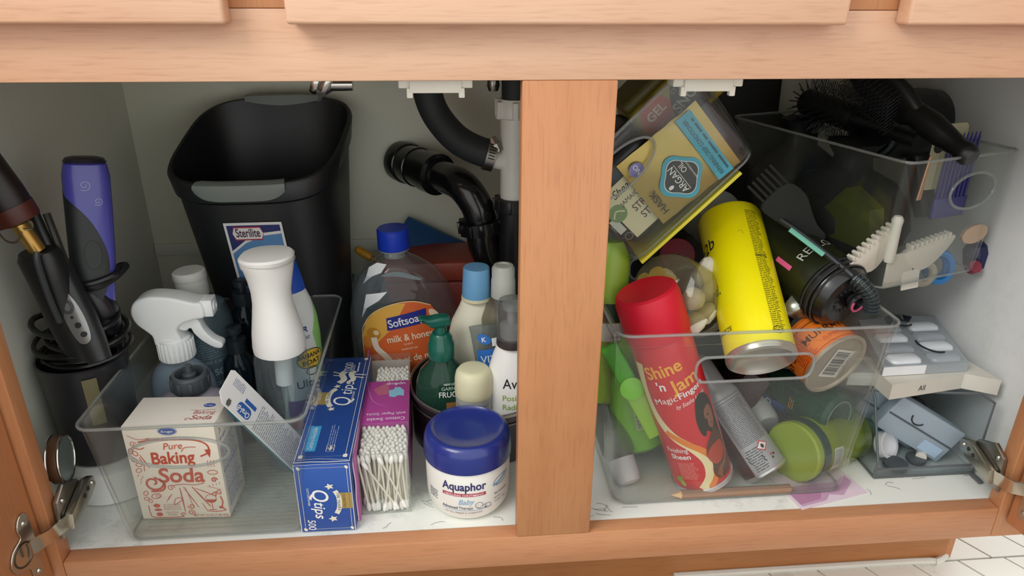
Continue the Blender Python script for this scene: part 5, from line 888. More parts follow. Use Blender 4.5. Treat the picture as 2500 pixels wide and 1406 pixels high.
# ---- lime things at the left
B_, T_ = PY(1572, 1055, 11.5), PY(1500, 800, 13.5); lm = thing('lime_bottle', 'glossy lime green bottle standing in the left end of the front bin', 'bottle', axT(B_+V((0, 0, -2)), T_)); L_ = (T_-B_).length+2
part('body', loft([ring(a, a*.72, zz, 36, 2.2) for a, zz in ((1.9, .0), (2.7, .6), (3.0, 3), (2.8, L_*.6), (2.0, L_*.85), (1.3, L_))]), M('6fae2c', .3, 0, .06, 0, 60, .3), lm); P = Print(); P.rect(-.4, 3.4, 1.7, 7.0, M('a8b28c', .5), 1); P.rect(-.2, 5.0, 1.2, 6.6, M('2a3324', .5), 2); P.fine(-.2, 3.6, 1.5, 4.8, 4, INK, 2); P.build('label', mp_cyl(2.95, 2.12, 0, 2.2), lm, du=.3, dv=1)
B_, T_ = PY(1606, 1062, 7.6), PY(1500, 870, 9.6); lc = thing('lime_hair_clip', 'flat lime green hair clip leaning between the red can and the bin end', 'hair clip', axT(B_, T_)); L_ = (T_-B_).length
part('arm', box(-1.1, 1.1, -.3, .3, 0, L_*.62, bev=.25), M('8fc032', .35), lc); part('hinge', lathe([(.3, -.7), (1.25, -.6), (1.3, .6), (.3, .75)], 24), M('7fd02c', .35), lc, T=Matrix.Translation((0, 0, L_*.62)) @ Matrix.Rotation(pi/2, 4, 'X')); part('arm', box(-1.0, 1.0, -.35, .35, L_*.62, L_+1.5, bev=.25), M('4fae1c', .35), lc)
B_, T_ = PY(1537, 1182, 7.0), PY(1500, 1075, 10.5); L_ = (T_-B_).length; fb = thing('frosted_bottle', 'small clear bottle with a frosted white cap lying in the bin corner by the post', 'bottle', axT(B_, T_))
part('cap', lathe([(.01, 0), (.9, .05), (1.35, .3), (1.5, 1.0), (1.55, 3.0)], 24, c1=False), M('b9b7b8', .45, 0, .12, .4, 25), fb); part('body', lathe([(1.5, 3.0), (1.9, 3.6), (2.0, L_+5), (.01, L_+5)], 28), CLR('cdd2cc', .15, 'b0b4ac', .1), fb)
p0, p1 = PZ(1642, 1208, .9), PZ(1928, 1192, .9); pn_ = thing('makeup_pencil', 'light brown pencil lying along the front foot of the crammed bin', 'pencil', axT(p0, p1)); L_ = (p1-p0).length
part('barrel', lathe([(.45, .9), (.5, 1.0), (.5, L_)], 8), M('8f6f58', .5, 0, .08), pn_); part('point', lathe([(.02, -.2), (.2, .25), (.46, .95)], 12), M('d9b183', .6), pn_, 'bare wood tip')
B_, T_ = PY(1484, 780, 13.0), PY(1494, 590, 15.0); L_ = (T_-B_).length; tl_ = bottle('shampoo_bottle', 'tall olive green bottle with a dark label squeezed against the post', axT(B_+V((0, 0, -10)), T_), [(1.9, 0), (2.1, .4), (2.1, L_+8), (1.5, L_+9.5), (1.2, L_+10)], M('7f9c2e', .4))
P = Print(); P.rect(-1.6, L_+1.2, 2.2, L_+3.4, M('1f3324', .5), 1); P.rect(-1.6, L_-1.0, 2.2, L_+1.1, M('d2d4cc', .5), 1); P.text('CONDITIONER', .8, L_-.6, .3, INK, 2, wid=1.8); P.build('label', mp_cyl(2.1), tl_, du=.4)
# ---- clear jar of cotton with a yellow flower
B_, T_ = PY(1622, 706, 10.6), PY(1704, 738, 16.5); L_ = (T_-B_).length; cj_ = thing('cotton_jar', 'clear ribbed jar on its side holding cotton and yellow petals behind the red cap', 'jar', axT(B_, T_))
part('jar', lathe([(.01, .1), (3.2, 0), (3.9, .4), (4.1, 1.0), (4.1, L_-2.4), (3.9, L_-2.2), (3.9, L_)], 48, c1=False), CLR('dcd8c4', .14, 'b8b294', .06), cj_)
for k in range(4): part('rib', tube(ring(4.15, None, L_-2.3+k*.55, 40), .11, 6, True), CLR('e0dcc8', .35, 'c9c4a8'), cj_)
R_ = random.Random(2)
def lump(c, r, mat, n=12, sq=(1, 1, 1), name='cotton_ball'):
    rings = []
    for i in range(7):
        a = pi*i/6; rings.append([V((c[0]+r*sq[0]*sin(a)*cos(t)*(1+R_.uniform(-.12, .12)), c[1]+r*sq[1]*sin(a)*sin(t)*(1+R_.uniform(-.12, .12)), c[2]-r*sq[2]*cos(a)*(1+R_.uniform(-.05, .05)))) for t in [2*pi*k/n for k in range(n)]])
    return loft(rings)
CO = M('d8d2c2', .9, 0, .05, .5, 60)
for c in ((1.6, -1.6, 1.6), (-1.0, -2.2, 2.4), (2.4, 1.0, 3.2), (-.4, 1.6, 2.0), (1.2, -.2, 4.6)): part('cotton_ball', lump(c, 1.3, CO), CO, cj_)
YF = M('d8b93a', .6, 0, .1, .3, 40)
for k in range(6): part('petal', puff(sm2([(0, 0), (.9, .9), (1.0, 2.1), (.2, 2.7), (-.7, 2.2), (-.7, .9)], 3), .12, .05, 1, 'xy'), YF, cj_, T=Matrix.Translation((.9, 1.2, .35)) @ Matrix.Rotation(k*pi/3, 4, 'Z') @ Matrix.Rotation(.25, 4, 'X'))
for i, (x, y, Y_, r) in enumerate(((1728, 668, 15, 1.6), (1738, 712, 14, 1.5), (1720, 768, 11.5, 1.3), (1690, 790, 10.5, 1.4), (1655, 795, 10.5, 1.2))):
    p = PY(x, y, Y_); tagged('cotton_wad', ('crumpled cotton wad beside the ribbed jar, highest of five', 'crumpled cotton wad against the upper left of the yellow can', 'small cotton wad at the left flank of the yellow can', 'cotton wad just above the bin rim between red cap and yellow can', 'small cotton wad tucked behind the red cap')[i], 'cotton', lump((0, 0, 0), r, CO, sq=(1, .8, 1.25)), CO, at(p, 30*i, 20*i))
# ---- hot air brush
B_, T_ = PY(2068, 737, 9.2), PY(1890, 603, 19.5); L_ = (T_-B_).length; hz_ = thing('hot_air_brush', 'black hot air styler with silver lettering and a ridged end lying over the orange tin', 'hair dryer', axT(B_, T_, 0, (-.3, -.7, 1)))
BD = M('15170f', .3, 0, .08); part('barrel', lathe([(3.4, 2.6), (3.9, 3.0), (4.0, 4.2), (3.9, 5.5), (3.7, L_), (3.3, L_+5)], 48), M('1c2110', .3, 0, .1), hz_); part('end_cap', lathe([(.01, .5), (1.2, .4), (2.6, .0), (3.2, .25), (3.6, 1.0), (3.75, 1.6), (3.6, 1.9), (3.85, 2.2), (3.85, 2.6), (3.6, 2.8)], 48, c1=False), M('0f1011', .3, 0, .1, 0, 60, .3), hz_)
for k in range(3): part('ridge', tube(ring(3.82+.04*k, None, 1.3+.65*k, 48), .12, 6, True), M('2b2c2e', .25), hz_)
vn = MB()
for k in range(16): vn.merge(box(-.07, .07, 1.3, 3.0, .0, .35, bev=.03), Matrix.Rotation(2*pi*k/16, 4, 'Z') @ Matrix.Rotation(radians(8), 4, 'X'))
q = part('vent_fins', vn, M('2a2b2d', .4), hz_); q['kind'] = 'stuff'
PK = M('d85a8a', .4); part('switch_ring', lathe([(1.0, .1), (1.15, -.3), (1.0, -.5), (.8, -.5), (.75, .2)], 28, False, False), M('26272a', .3), hz_, T=Matrix.Translation((1.2, .9, .1))); part('switch_mark', tube([V((1.2+.95*cos(t), .9+.95*sin(t), -.45)) for t in [radians(a) for a in range(60, 240, 15)]], .14, 6), PK, hz_, 'pink arc'); 
P = Print(); P.text('REVLON', -1.5, 4.9, 1.35, M('b4b7ae', .4), 2, rot=6, al='L', wid=6.0); P.line([(-2.9, 5.4), (-2.9, 7.6)], .55, PK, 2); P.build('barrel_print', mp_cyl(3.95), hz_, du=.35)
cr = [PY(1880, 520, 17), PY(1960, 575, 14), PY(2040, 640, 10.5), PY(2078, 672, 8.8), PY(2110, 700, 7.6), PY(2128, 730, 7.2), PY(2125, 760, 7.4)]
part('cord', tube(cr, lambda t: .42+(.28 if t > .55 else 0), 10, sm=5), M('1b2123', .4), hz_, 'thick cord with a ribbed sleeve'); rb_ = MB(); sm_ = smooth(cr, 8)
for i in range(26, 47, 2):
    a_, b_ = sm_[i], sm_[i+1]; 
    if i < 47: rb_.merge(lathe([(.72, 0), (.82, .05), (.82, .22), (.72, .27)], 10), axT(a_, b_))
q = part('sleeve_ribs', rb_, M('2b3538', .4), hz_); q['kind'] = 'stuff'
# cord part lives in world space: cancel the frame of its parent
for n_ in ('cord', 'sleeve_ribs'):
    for o in hz_.children:
        if o.name.split('.')[0] == n_: o.matrix_local = hz_.matrix_world.inverted()
p = PY(1938, 752, 11.5); fo = MB(); R_ = random.Random(6); vs = [(R_.uniform(-2.2, 2.2), R_.uniform(-.6, .6), R_.uniform(-1.6, 1.6)) for _ in range(10)]
fo.add([(-2, 0, -1.2), (-.8, -.6, -.6), (.4, .3, -1.5), (2, -.2, -1.0), (-1.4, -.3, .5), (.2, -.9, .3), (1.7, .2, .6), (-.4, .1, 1.6), (1.0, -.3, 1.7)], [(0, 1, 4), (1, 5, 4), (1, 2, 5), (2, 3, 5), (3, 6, 5), (4, 5, 7), (5, 8, 7), (5, 6, 8)])
o = tagged('foil_wrapper', 'crumpled silvery wrapper between the yellow can and the black styler', 'wrapper', fo, M('a3a89a', .25, .7, .2), at(p)); md = o.modifiers.new('s', 'SOLIDIFY'); md.thickness = .0008
# dark olive pouch and other bulk behind
def pouch(name, lab, p, a, b, h, mat, cat='bag', seed=1, T=None):
    R_ = random.Random(seed); rings = []
    for i in range(9):
        f = i/8; k = (sin(pi*min(1, f*1.15+.12)))**.35 if f < .9 else .55; rings.append([V((q.x*(1+R_.uniform(-.05, .05)), q.y*(1+R_.uniform(-.08, .08)), f*h+R_.uniform(-.2, .2))) for q in ring(a*max(.35, k), b*max(.2, k*(1-.4*f)), 0, 26, 2.6)])
    return tagged(name, lab, cat, loft(rings), mat, T or at(p), sharp=60)
pouch('toiletry_pouch', 'dark olive pouch bulging behind the yellow can', (25.5, 26.5, .4), 6.2, 3.4, 23, M('20240f', .5, 0, .25, .2, 20), seed=3)
pouch('toiletry_pouch', 'black pouch slumped at the back right of the front bin', (34.0, 25.5, .4), 3.0, 4.0, 19, M('101210', .5, 0, .2, .2, 20), seed=5)
pouch('tote_bag', 'big black bag standing against the back panel on the right', (34.5, 43.0, .3), 18, 3.6, 47, M('0b0c0b', .7, 0, .2, .2, 12), seed=15)
B_ = PY(1655, 622, 21); tagged('lotion_bottle', 'magenta bottle end glimpsed under the tilted clear bin', 'bottle', lathe([(2.0, 0), (2.2, .3), (2.2, 12)], 28), M('7c1a3a', .4), axT(B_, B_+V((3, 9, -7))))
B_ = PY(1762, 508, 21); tagged('lotion_bottle', 'pale grey round bottle end peeking above the yellow can', 'bottle', lathe([(.01, 0), (1.6, .15), (2.4, .7), (2.7, 1.8), (2.7, 12)], 32), M('83888a', .4), axT(B_, B_+V((1, 9, -6))))
pk0, pk1 = PZ(1960, 1232, .02), PZ(2100, 1192, .02); T_ = at((35.2, 5.3, .02), 14)
pc_ = thing('pink_card', 'thin pink and white card lying under the right end of the crammed bin', 'card', T_); part('card', box(-4.6, 4.4, -2.7, 3, 0, .05), M('e2cfdc', .5), pc_); P = Print(); P.poly([(-4.2, -2.3), (-1, -2.3), (0, -1.6), (1.5, -2.2), (4, -.6), (4, .6), (2, 0), (-4.2, 1)], M('c7a0bd', .5), 1); P.poly([(-4.2, -2.0), (-1.4, -1.9), (-.4, -.8), (-4.2, -.4)], M('b583a6', .5), 2); P.build('card_print', mp_top(.05), pc_)
# ================================================================ clear bin tipped on its side wall (packets inside)
YB_ = 12.0; o0 = PY(1552, 648, YB_); o1 = PY(1852, 376, YB_); ex = (o1-o0); wB = ex.length
T_ = frm((o0+o1)/2, ex, V((-ex.z, 0, ex.x)))
tb, _b = make_bin('storage_bin', 'clear bin with an oval handle hole tipped sideways above the red cap, full of packets', T_, wB, 19, wB+2.4, 21, 12.4, (-2.6, 9.2, 4.2, 1.9, 'oval'), haze=.02, backhole=False, r=1.6)
def inb(x, y, z): return T_ @ Matrix.Translation((x, y, z))
GF = M('b09a56', .3, .55, .18, .6, 18); TQ = M('3aa6bf', .42)
# shea jar
sj = thing('styling_gel_jar', 'black jar with a cream label lowest in the tipped clear bin', 'jar', inb(-3.0, 4.1, .9)); part('jar', rbox(8.6, 5.6, 9.2, 1.2, 4), M('26282c', .35), sj); part('lid', rbox(8.8, 5.8, 1.6, 1.0, 3, (0, 0, 9.2)), M('1b1c1f', .35), sj)
P = Print(); CL_ = M('cfcbA4'.lower(), .5); P.rect(-3.2, .8, 4.2, 6.9, CL_, 1); P.text('SheaMoisture', .9, 5.6, 1.25, INK, 2, sh=.4, wid=6.2); P.ell(-2.9, 4.3, 1.0, 1.0, M('6c8a56', .5), 2); P.line([(-3.6, 4.1), (-2.9, 4.6), (-2.2, 4.0)], .16, CL_, 3, sm=3); P.text('JAMAICAN BLACK', .7, 4.5, .75, INK, 2, wid=5.6); P.text('STRONG', .4, 3.1, 1.15, M('4a1f2c', .5), 2, bold=.02, wid=3.6); P.text('STYLING', .7, 1.9, 1.15, M('4a1f2c', .5), 2, bold=.02, wid=3.8); P.line([(.2, 1.1), (3.8, 1.1)], .06, M('7a7650', .5), 2); P.ering(-3.7, 1.6, .4, .4, .06, M('8a8a80', .5), 2); P.rect(-4.25, 2.3, -3.4, 4.2, M('b9bdb0', .5), 1)
P.build('label', mp_front(-2.8), sj)
# argan pouch
ap = thing('hair_mask_packet', 'shiny gold foil packet with a turquoise band pressed against the tipped bin wall', 'packet', inb(.9, .75, 4.9) @ Matrix.Rotation(radians(-86), 4, 'Y')); 
rn = []
R_ = random.Random(9)
for k in range(11):
    zz = -6.0+k*.99; th_ = .12 if k in (0, 10) else .55*(sin(pi*k/10))**.5; rn.append([V((x+R_.uniform(-.08, .08), y*th_+R_.uniform(-.05, .05), zz)) for x, y in ((-4.1, -.1), (-3.4, -.6), (-1.7, -.95), (0, -1), (1.7, -.95), (3.4, -.6), (4.1, -.1), (4.1, .1), (0, .9), (-4.1, .1))])
part('foil', loft(rn), GF, ap, sharp=18)
P = Print(); kk = -.62
ob_ = [(1.0+0, 0)]
cart = [( 2.3*cos(t)*(1+.1*cos(4*t)), .1+2.0*sin(t)*(1+.1*cos(4*t))) for t in [2*pi*i/40 for i in range(40)]]
P.poly([(x*1.02-1.0, y*1.12-.5) for x, y in cart], TQ, 1); P.poly([(x*.83-1.0, y*.9-.5) for x, y in cart], WHITE, 2); P.poly([(x*.8-1.0, y*.86-.5) for x, y in cart], M('202528', .45), 3); P.text('ARGAN', -1.0, -.35, 1.0, WHITE, 4, wid=3.1); P.text('OIL', -.2, -1.35, .85, WHITE, 4, wid=1.1); P.line([(-2.6, -.5), (.6, -.5)], .05, WHITE, 4); P.text('FROM MOROCCO', -1, -1.75, .26, WHITE, 4); P.ell(-1.2, 1.0, .2, .3, WHITE, 4)
P.rect(-3.9, -5.0, 4.0, -3.2, TQ, 1); P.text('REPAIRING DEEP CONDITIONER', 0, -4.1, .62, M('175566', .5), 2, bold=.02, wid=7.0); P.fine(-3.4, -4.9, 3.4, -4.35, 1, M('175566', .5), 2); P.text('HASK', -1.6, 2.5, 1.1, M('2c2814', .5), 2, bold=.02, wid=2.8, xs=1); P.ell(2.7, 2.6, .75, .8, M('7d7cae', .5), 1); P.text('NO', 2.7, 2.3, .7, WHITE, 2)
P.build('front_print', mp_front(-.62), ap, lay=.03)
# gel tub
_Ti = T_.inverted(); _c = _Ti @ CP; _d = _Ti.to_3x3() @ ray(1662, 250); _g = _c+_d*((3.6-_c.y)/_d.y)
gt = thing('hair_gel_tub', 'mustard yellow gel tub with an orange patch at the top of the tipped bin', 'jar', inb(_g.x, 7.2, _g.z-2.8)); part('tub', rbox(10.4, 7, 5.6, 1.2, 4), M('8c7f22', .4, 0, .1), gt); part('lid', rbox(9.6, 6.6, 1.2, .5, 3, (0, 0, 5.5)), M('4f4818', .5), gt)
P = Print(); P.poly(sm2([(-4.6, 3.4), (-3.4, 5.1), (-1.4, 5.2), (-.6, 3.6), (-1.6, 2.2), (-3.8, 2.2)], 3), M('a8482a', .5), 1); P.text('GEL', -2.4, 3.4, 1.3, M('c9c4b0', .5), 2, bold=.04, rot=4); P.poly(sm2([(-1.2, 1.2), (-.8, 3.4), (.6, 5.0), (3.0, 5.0), (3.6, 3.2), (2.6, 1.0), (.6, .5)], 3), M('24231c', .5), 1); P.text('SNOT', 1.1, 2.3, 1.6, M('a9a695', .5), 2, bold=.05, rot=10, wid=3.9); P.text('STYLING', 1.2, 4.1, .7, M('8c8a7a', .5), 2, rot=10, wid=2.6); P.line([(-4.4, 1.0), (-3.0, 2.0), (-1.6, .9), (-3.0, .5)], .1, M('6f651a', .5), 1, True, 3)
P.build('label', mp_front(-3.5), gt)
wc = thing('white_packet', 'small white and black carton wedged low left in the tipped bin', 'box', inb(-6.4, 8.6, 4.6)); part('carton', box(-1.6, 1.6, -1.4, 1.4, -3.5, 4.5, bev=.15), M('b4b9ac', .5), wc); P = Print(); P.rect(-1.5, -2.4, 1.5, -.6, M('22242a', .5), 1); P.fine(-1.2, .4, 1.2, 2.4, 4, M('5b7a84', .5), 1); P.build('print', mp_front(-1.4), wc)
tagged('slate_carton', 'dark slate carton standing at the right inside the tipped bin', 'box', box(-1.2, 1.3, -2, 2, 0, 6.3, bev=.2), M('262c3a', .4), inb(6.9, 3.4, 1.2)); 
ys = thing('yellow_folder', 'thin yellow plastic sleeve under the tipped clear bin', 'folder', T_); part('sleeve', box(-wB/2+.6, wB/2-2.4, .2, 9, -.55, -.18, bev=.05), M('d9cf3e', .4), ys)
# ================================================================ clear bin of brushes at the upper right
BL_, BR_ = PZ(2150, 712, 22.0), PZ(2388, 663, 22.0); ex = BR_-BL_; wB = ex.length; T_ = frm((BL_+BR_)/2+V((-.25, 0, 0)), ex, (0, 0, 1)); hB = PY(2240, 393, BL_.y).z-22
ub, _b = make_bin('storage_bin', 'clear bin of brushes stacked high on the right, its oval handle hole facing out', T_, wB, 26, wB+.9, 27.2, hB, (2.6, hB*.72, 3.4, 2.0, 'oval'), haze=.012, backhole=False, r=1.0)
def inb(x, y, z, *r): return T_ @ Matrix.Translation((x, y, z))
def inP(px, py, y):   # pixel -> bin coordinates at local depth y
    Ti = T_.inverted(); c = Ti @ CP; d = (Ti.to_3x3() @ ray(px, py)); return c+d*((y-c.y)/d.y)
# black paddle brush: handle end towards the viewer
pA, pB = T_ @ inP(2372, 385, -1.2), T_ @ inP(2215, 262, 7.5); L_ = (pB-pA).length
pb2 = thing('hair_brush', 'black cushion brush whose round handle end pokes over the bin rim', 'hair brush', axT(pA, pB, 0, (-.9, -.2, -.5)))
part('handle', lathe([(.01, -.1), (.9, 0), (1.15, .35), (1.2, 1.0), (1.0, 1.6), (1.25, 3.5), (1.5, L_*.6), (1.3, L_-1)], 28), M('121314', .35), pb2); part('head', loft([ring(a, b, zz, 30, 2.2) for a, b, zz in ((1.2, .8, L_-2), (2.6, 1.1, L_), (3.2, 1.2, L_+3), (3.1, 1.1, L_+7), (2.0, .8, L_+9.5))]), M('121314', .4), pb2); part('end_cap', lathe([(.01, -.16), (.85, -.12), (.95, .02)], 24, c1=False), M('2a2c2e', .4), pb2)
br = MB()
for i in range(9):
    for j in range(13): br.merge(tube([V((-2.4+i*.6, -1.0, L_+.2+j*.65)), V((-2.4+i*.6, -2.9, L_+j*.65-.1))], .06, 4))
q = part('bristles', br, M('1d1e1f', .5), pb2); q['kind'] = 'stuff'
# round brush, bristles fanned
pA = T_ @ inP(2010, 262, 20); pB = T_ @ inP(2200, 330, 9)
rb2 = thing('round_brush', 'black round brush with fanned bristles lying deep in the upper right bin', 'hair brush', axT(pB, pA)); L_ = (pA-pB).length
part('handle', lathe([(.8, -2), (.9, 0), (.6, 3), (1.0, L_-5)], 20), M('101112', .4), rb2); part('barrel', lathe([(1.6, L_-5), (1.7, L_-4.6), (1.7, L_+2.5), (1.4, L_+3)], 24), M('0e0f10', .4), rb2)
br = MB()
for j in range(11):
    for k in range(18):
        a = 2*pi*(k+.5*(j % 2))/18; br.merge(tube([V((1.6*cos(a), 1.6*sin(a), L_-4.4+j*.68)), V((3.4*cos(a), 3.4*sin(a), L_-4.4+j*.68+.3))], .07, 4))
q = part('bristles', br, M('161718', .5), rb2); q['kind'] = 'stuff'
# hair dryer
pA = T_ @ inP(2235, 250, 15)
dr_ = thing('hair_dryer', 'large black hair dryer lying across the back of the upper right bin', 'hair dryer', at(pA+V((0, 0, -2.6)), 20))
part('barrel', lathe([(.01, -7), (2.6, -6.8), (3.6, -6), (4.2, -3), (4.3, 1), (3.8, 4), (3.0, 5), (2.9, 7.5), (2.6, 7.6), (.01, 7.4)], 40), M('121416', .3), dr_, T=Matrix.Rotation(radians(88), 4, 'Y')); part('handle', loft([ring(a, b, zz, 24, 2.4) for a, b, zz in ((1.7, 1.4, 0), (1.6, 1.3, 4), (1.5, 1.3, 8), (1.2, 1.0, 10.2))]), M('121416', .35), dr_, T=Matrix.Translation((2, 0, -2)) @ Matrix.Rotation(radians(160), 4, 'X')); part('air_ring', lathe([(3.1, -7.0), (3.3, -7.1), (3.5, -6.6), (3.3, -6.2)], 36, False, False), M('33373a', .3), dr_, T=Matrix.Rotation(radians(88), 4, 'Y'))
pouch('black_pouch', 'black fabric pouch filling the middle of the upper right bin', None, 6.1, 8.6, 12.8, M('08090a', .7, 0, .2, .2, 20), seed=7, T=inb(-.9, 12.8, .5)); pouch('black_pouch', 'larger black fabric pouch at the back of the upper right bin', None, 6.3, 5.4, 14.0, M('08090b', .55, 0, .2, .2, 20), seed=8, T=inb(-.8, 21.6, .5))
pA = T_ @ inP(2120, 500, 6); 
og = thing('olive_case', 'olive green case showing through the long side of the brush bin', 'case', inb(-wB/2+1.2, 6.5, 3.2)); part('case', loft([[V((0, y, z)) for y, z in ((-3.2, 0), (4, 0), (4.2, 3), (1.5, 6.2), (-2.2, 4.6))], [V((2.2, y, z)) for y, z in ((-3.2, 0), (4, 0), (4.2, 3), (1.5, 6.2), (-2.2, 4.6))]]), M('434b0e', .5, 0, .1), og)
# purple wide tooth comb
cm = thing('wide_tooth_comb', 'purple wide-toothed comb standing at the right end of the brush bin', 'comb', inb(wB/2-2.9, 3.4, 6.0)); PC = M('3d3a78', .35); part('spine', box(-2.6, 2.6, -.3, .3, 0, 2.4, bev=.2), PC, cm)
for k in range(8): part('tooth', MB().merge(loft([rr(.3, .4, .1, 2.2, 2, -2.3+k*.65), rr(.26, .3, .1, 8.9, 2, -2.3+k*.65), rr(.1, .1, .04, 9.7, 2, -2.3+k*.65)])), PC, cm)
tg_ = thing('beige_tag_card', 'beige hang card with a rounded corner standing behind the brush handle', 'card', inb(wB/2-4.0, 4.4, 9.2)); part('card', puff([(p.x, p.y) for p in rr(5.2, 7.4, .7, 0, 4, 0, 3.7)], .12, .03, 1), M('b3ac8c', .55, 0, .1), tg_); P = Print(); P.ell(-1.5, 4.9, .8, .7, M('2a2a26', .5), 1); P.poly([(.2, 5.2), (1.8, 5.6), (2.1, 4.4), (.6, 4.2)], M('8f9468', .5), 1); P.build('print', mp_front(-.06), tg_)
# white jaw clips and small things near the front wall
def clip(lab, px, py, y, ang, T2=0):
    c = T_ @ inP(px, py, y); t = thing('jaw_clip', lab, 'hair clip', frm(c, T_.to_3x3() @ V((1, 0, 0)), (0, 0, 1)) @ Matrix.Rotation(radians(ang), 4, 'Y')); W = M('cfc9bc', .45, 0, .04)
    part('jaw', puff(sm2([(-3.2, .9), (3.2, 1.2), (3.5, .2), (1.0, -1.6), (-1.2, -2.0), (-3.3, -.4)], 3), .9, .2, 2), W, t); part('spring', lathe([(.35, -.9), (.4, .9)], 12), M('8c867c', .4, .6), t, T=Matrix.Translation((-2.6, 0, -.6)))
    for k in range(9): part('tooth', box(-2.9+k*.7, -2.55+k*.7, -.5, .4, .9, 1.6, bev=.06), W, t)
clip('off-white toothed hair clip in the middle front of the brush bin', 2262, 612, 1.2, -8); clip('white toothed hair clip at the left front corner of the brush bin', 2130, 612, 1.6, -32)
c = T_ @ inP(2180, 588, 1.0); tagged('white_stick', 'rounded white plastic stick crossing the left clip', 'stick', lathe([(.01, -2.6), (.5, -2.4), (.6, -1.8), (.55, 1.8), (.62, 2.4), (.4, 2.8), (.01, 2.9)], 16), M('d6d2c8', .45), frm(c, (1, 0, 0), (.5, 0, .7)))
tagged('paper_wrapper', 'folded white paper piece at the lower left of the brush bin', 'paper', box(-2.0, 2.0, -.1, .1, -2.0, 1.8, bev=.04), M('c6c2b6', .6), frm(T_ @ inP(2195, 655, .9), T_.to_3x3() @ V((1, 0, 0)), (.25, .1, 1)) ); tagged('paper_label', 'small white label with faint print at the bin foot under the clips', 'label', box(-1.3, 1.3, -.06, .06, -1.1, 1.1), M('d2cec4', .6), frm(T_ @ inP(2222, 682, .7), T_.to_3x3() @ V((1, 0, 0)), (0, .15, 1)))
c = T_ @ inP(2292, 652, 1.8); tagged('hair_tie_roll', 'bright blue ring lying below the toothed clips', 'hair tie', MB().merge(tube([V((1.5*cos(a), .3*sin(a*2)*0+0, 1.9*sin(a))) for a in [2*pi*i/24 for i in range(24)]], .42, 8, True)).merge(tube([V((1.3*cos(a), .7, 1.8*sin(a))) for a in [2*pi*i/24 for i in range(24)]], .38, 8, True)), M('2f7cc0', .4), frm(c, (.8, 0, .5), (-.4, 0, .8)))
tagged('beaded_band', 'pale beaded hair band beside the bright blue ring', 'hair tie', MB().merge(tube([V((1.1*cos(a), 0, 1.2*sin(a))) for a in [2*pi*i/20 for i in range(20)]], .45, 8, True)), M('9c9484', .6, 0, .4, .5, 90), frm(T_ @ inP(2255, 668, 1.4), (1, 0, 0), (0, 0, 1)))
c = T_ @ inP(2372, 568, 1.6); tagged('compact_powder', 'peach oval compact behind the clear wall below the oval handle', 'compact', lathe([(1.35, 0), (1.5, .15), (1.5, .6), (.01, .65)], 32, sy=.7), M('cfa888', .5, 0, .08), frm(c, (.9, 0, .45), (.3, -.9, .2)))
c = T_ @ inP(2385, 622, 1.9); tagged('nail_polish_bottle', 'dark navy rounded bottle under the peach compact', 'bottle', lathe([(.8, -1.6), (1.4, -1.2), (1.5, .6), (1.1, 1.4), (.5, 1.7)], 24), M('23264f', .3), frm(c, (1, 0, .2), (-.2, 0, 1))); c = T_ @ inP(2368, 654, 1.2); tagged('lip_balm_pot', 'small dull red pot near the lower right corner of the brush bin', 'pot', lathe([(.7, 0), (.8, .2), (.75, 1.0), (.01, 1.1)], 20), M('8a2c40', .4), frm(c, (1, 0, 0), (0, -.8, .5)))
tagged('tweezers', 'shiny copper coloured tweezers upright at the left of the bin front', 'tweezers', puff([(-.3, 0), (.35, 0), (.18, 4.6), (.0, 4.9), (-.05, 4.6)], .25, .06, 1), M('b98a6c', .2, .85), frm(T_ @ inP(2243, 480, .7), T_.to_3x3() @ V((1, 0, 0)), (.12, 0, 1)) @ Matrix.Translation((0, 0, -.4)))
# grey wide comb / shield outside, below the bin's long side
cA = PY(1955, 535, 16); gcx = thing('grey_comb', 'dull grey toothed detangling comb left of the black styler cord', 'comb', frm(cA, (.75, 0, -.66), (.66, 0, .75))); part('comb_body', puff(sm2([(-4.6, 1.6), (-2.0, 2.2), (.2, 1.4), (2.0, .8), (3.6, .7), (4.0, -.2), (3.2, -1.0), (1.0, -.8), (-.8, -1.6), (-3.2, -2.2), (-4.8, -1.8)], 3), .5, .12, 2), M('1d211d', .85), gcx)
for k in range(6): part('tooth', box(-7.6, -4.4, -.15, .15, -1.6+k*.62, -1.3+k*.62, bev=.06), M('1b1e1b', .85), gcx)
ts_ = PY(1928, 560, 12.5), PY(2010, 622, 10.5); tagged('teal_strip', 'slim pale teal strip beside the styler cord', 'strip', tube(ts_, .28, 6), M('6fb8a4', .4))
# ================================================================ lower right: acrylic drawer, cartons, lash tray
AX0, AX1, AY0 = PZ(2130, 1167, 0).x, PZ(2385, 1164, 0).x, 6.1; AW = AX1-AX0; ZTp = 9.6
ad = thing('acrylic_drawer', 'clear acrylic open-front drawer in the lower right corner of the cabinet', 'drawer', at((AX0, AY0, .05))); AC = CLR('eef1f2', .05, 'c4cacc', .06); AE = CLR('aeb3b4', .4, '8d9394', .1)
part('floor_plate', box(0, AW, 0, 14, 0, .3), AC, ad); part('back_wall', box(0, AW, 13.7, 14, .3, ZTp), AC, ad)
prof = [(0, .3), (0, 2.3), (3.0, ZTp-.8), (4.0, ZTp), (14, ZTp), (14, .3)]
part('side_wall', puff(prof, .25, .03, 1, 'yz', c=.13), AC, ad); part('side_wall', puff([(0, .3), (0, ZTp), (14, ZTp), (14, .3)], .25, .03, 1, 'yz', c=AW-.13), AC, ad); part('front_lip', box(0, AW, 0, .25, .3, 1.2), AC, ad)
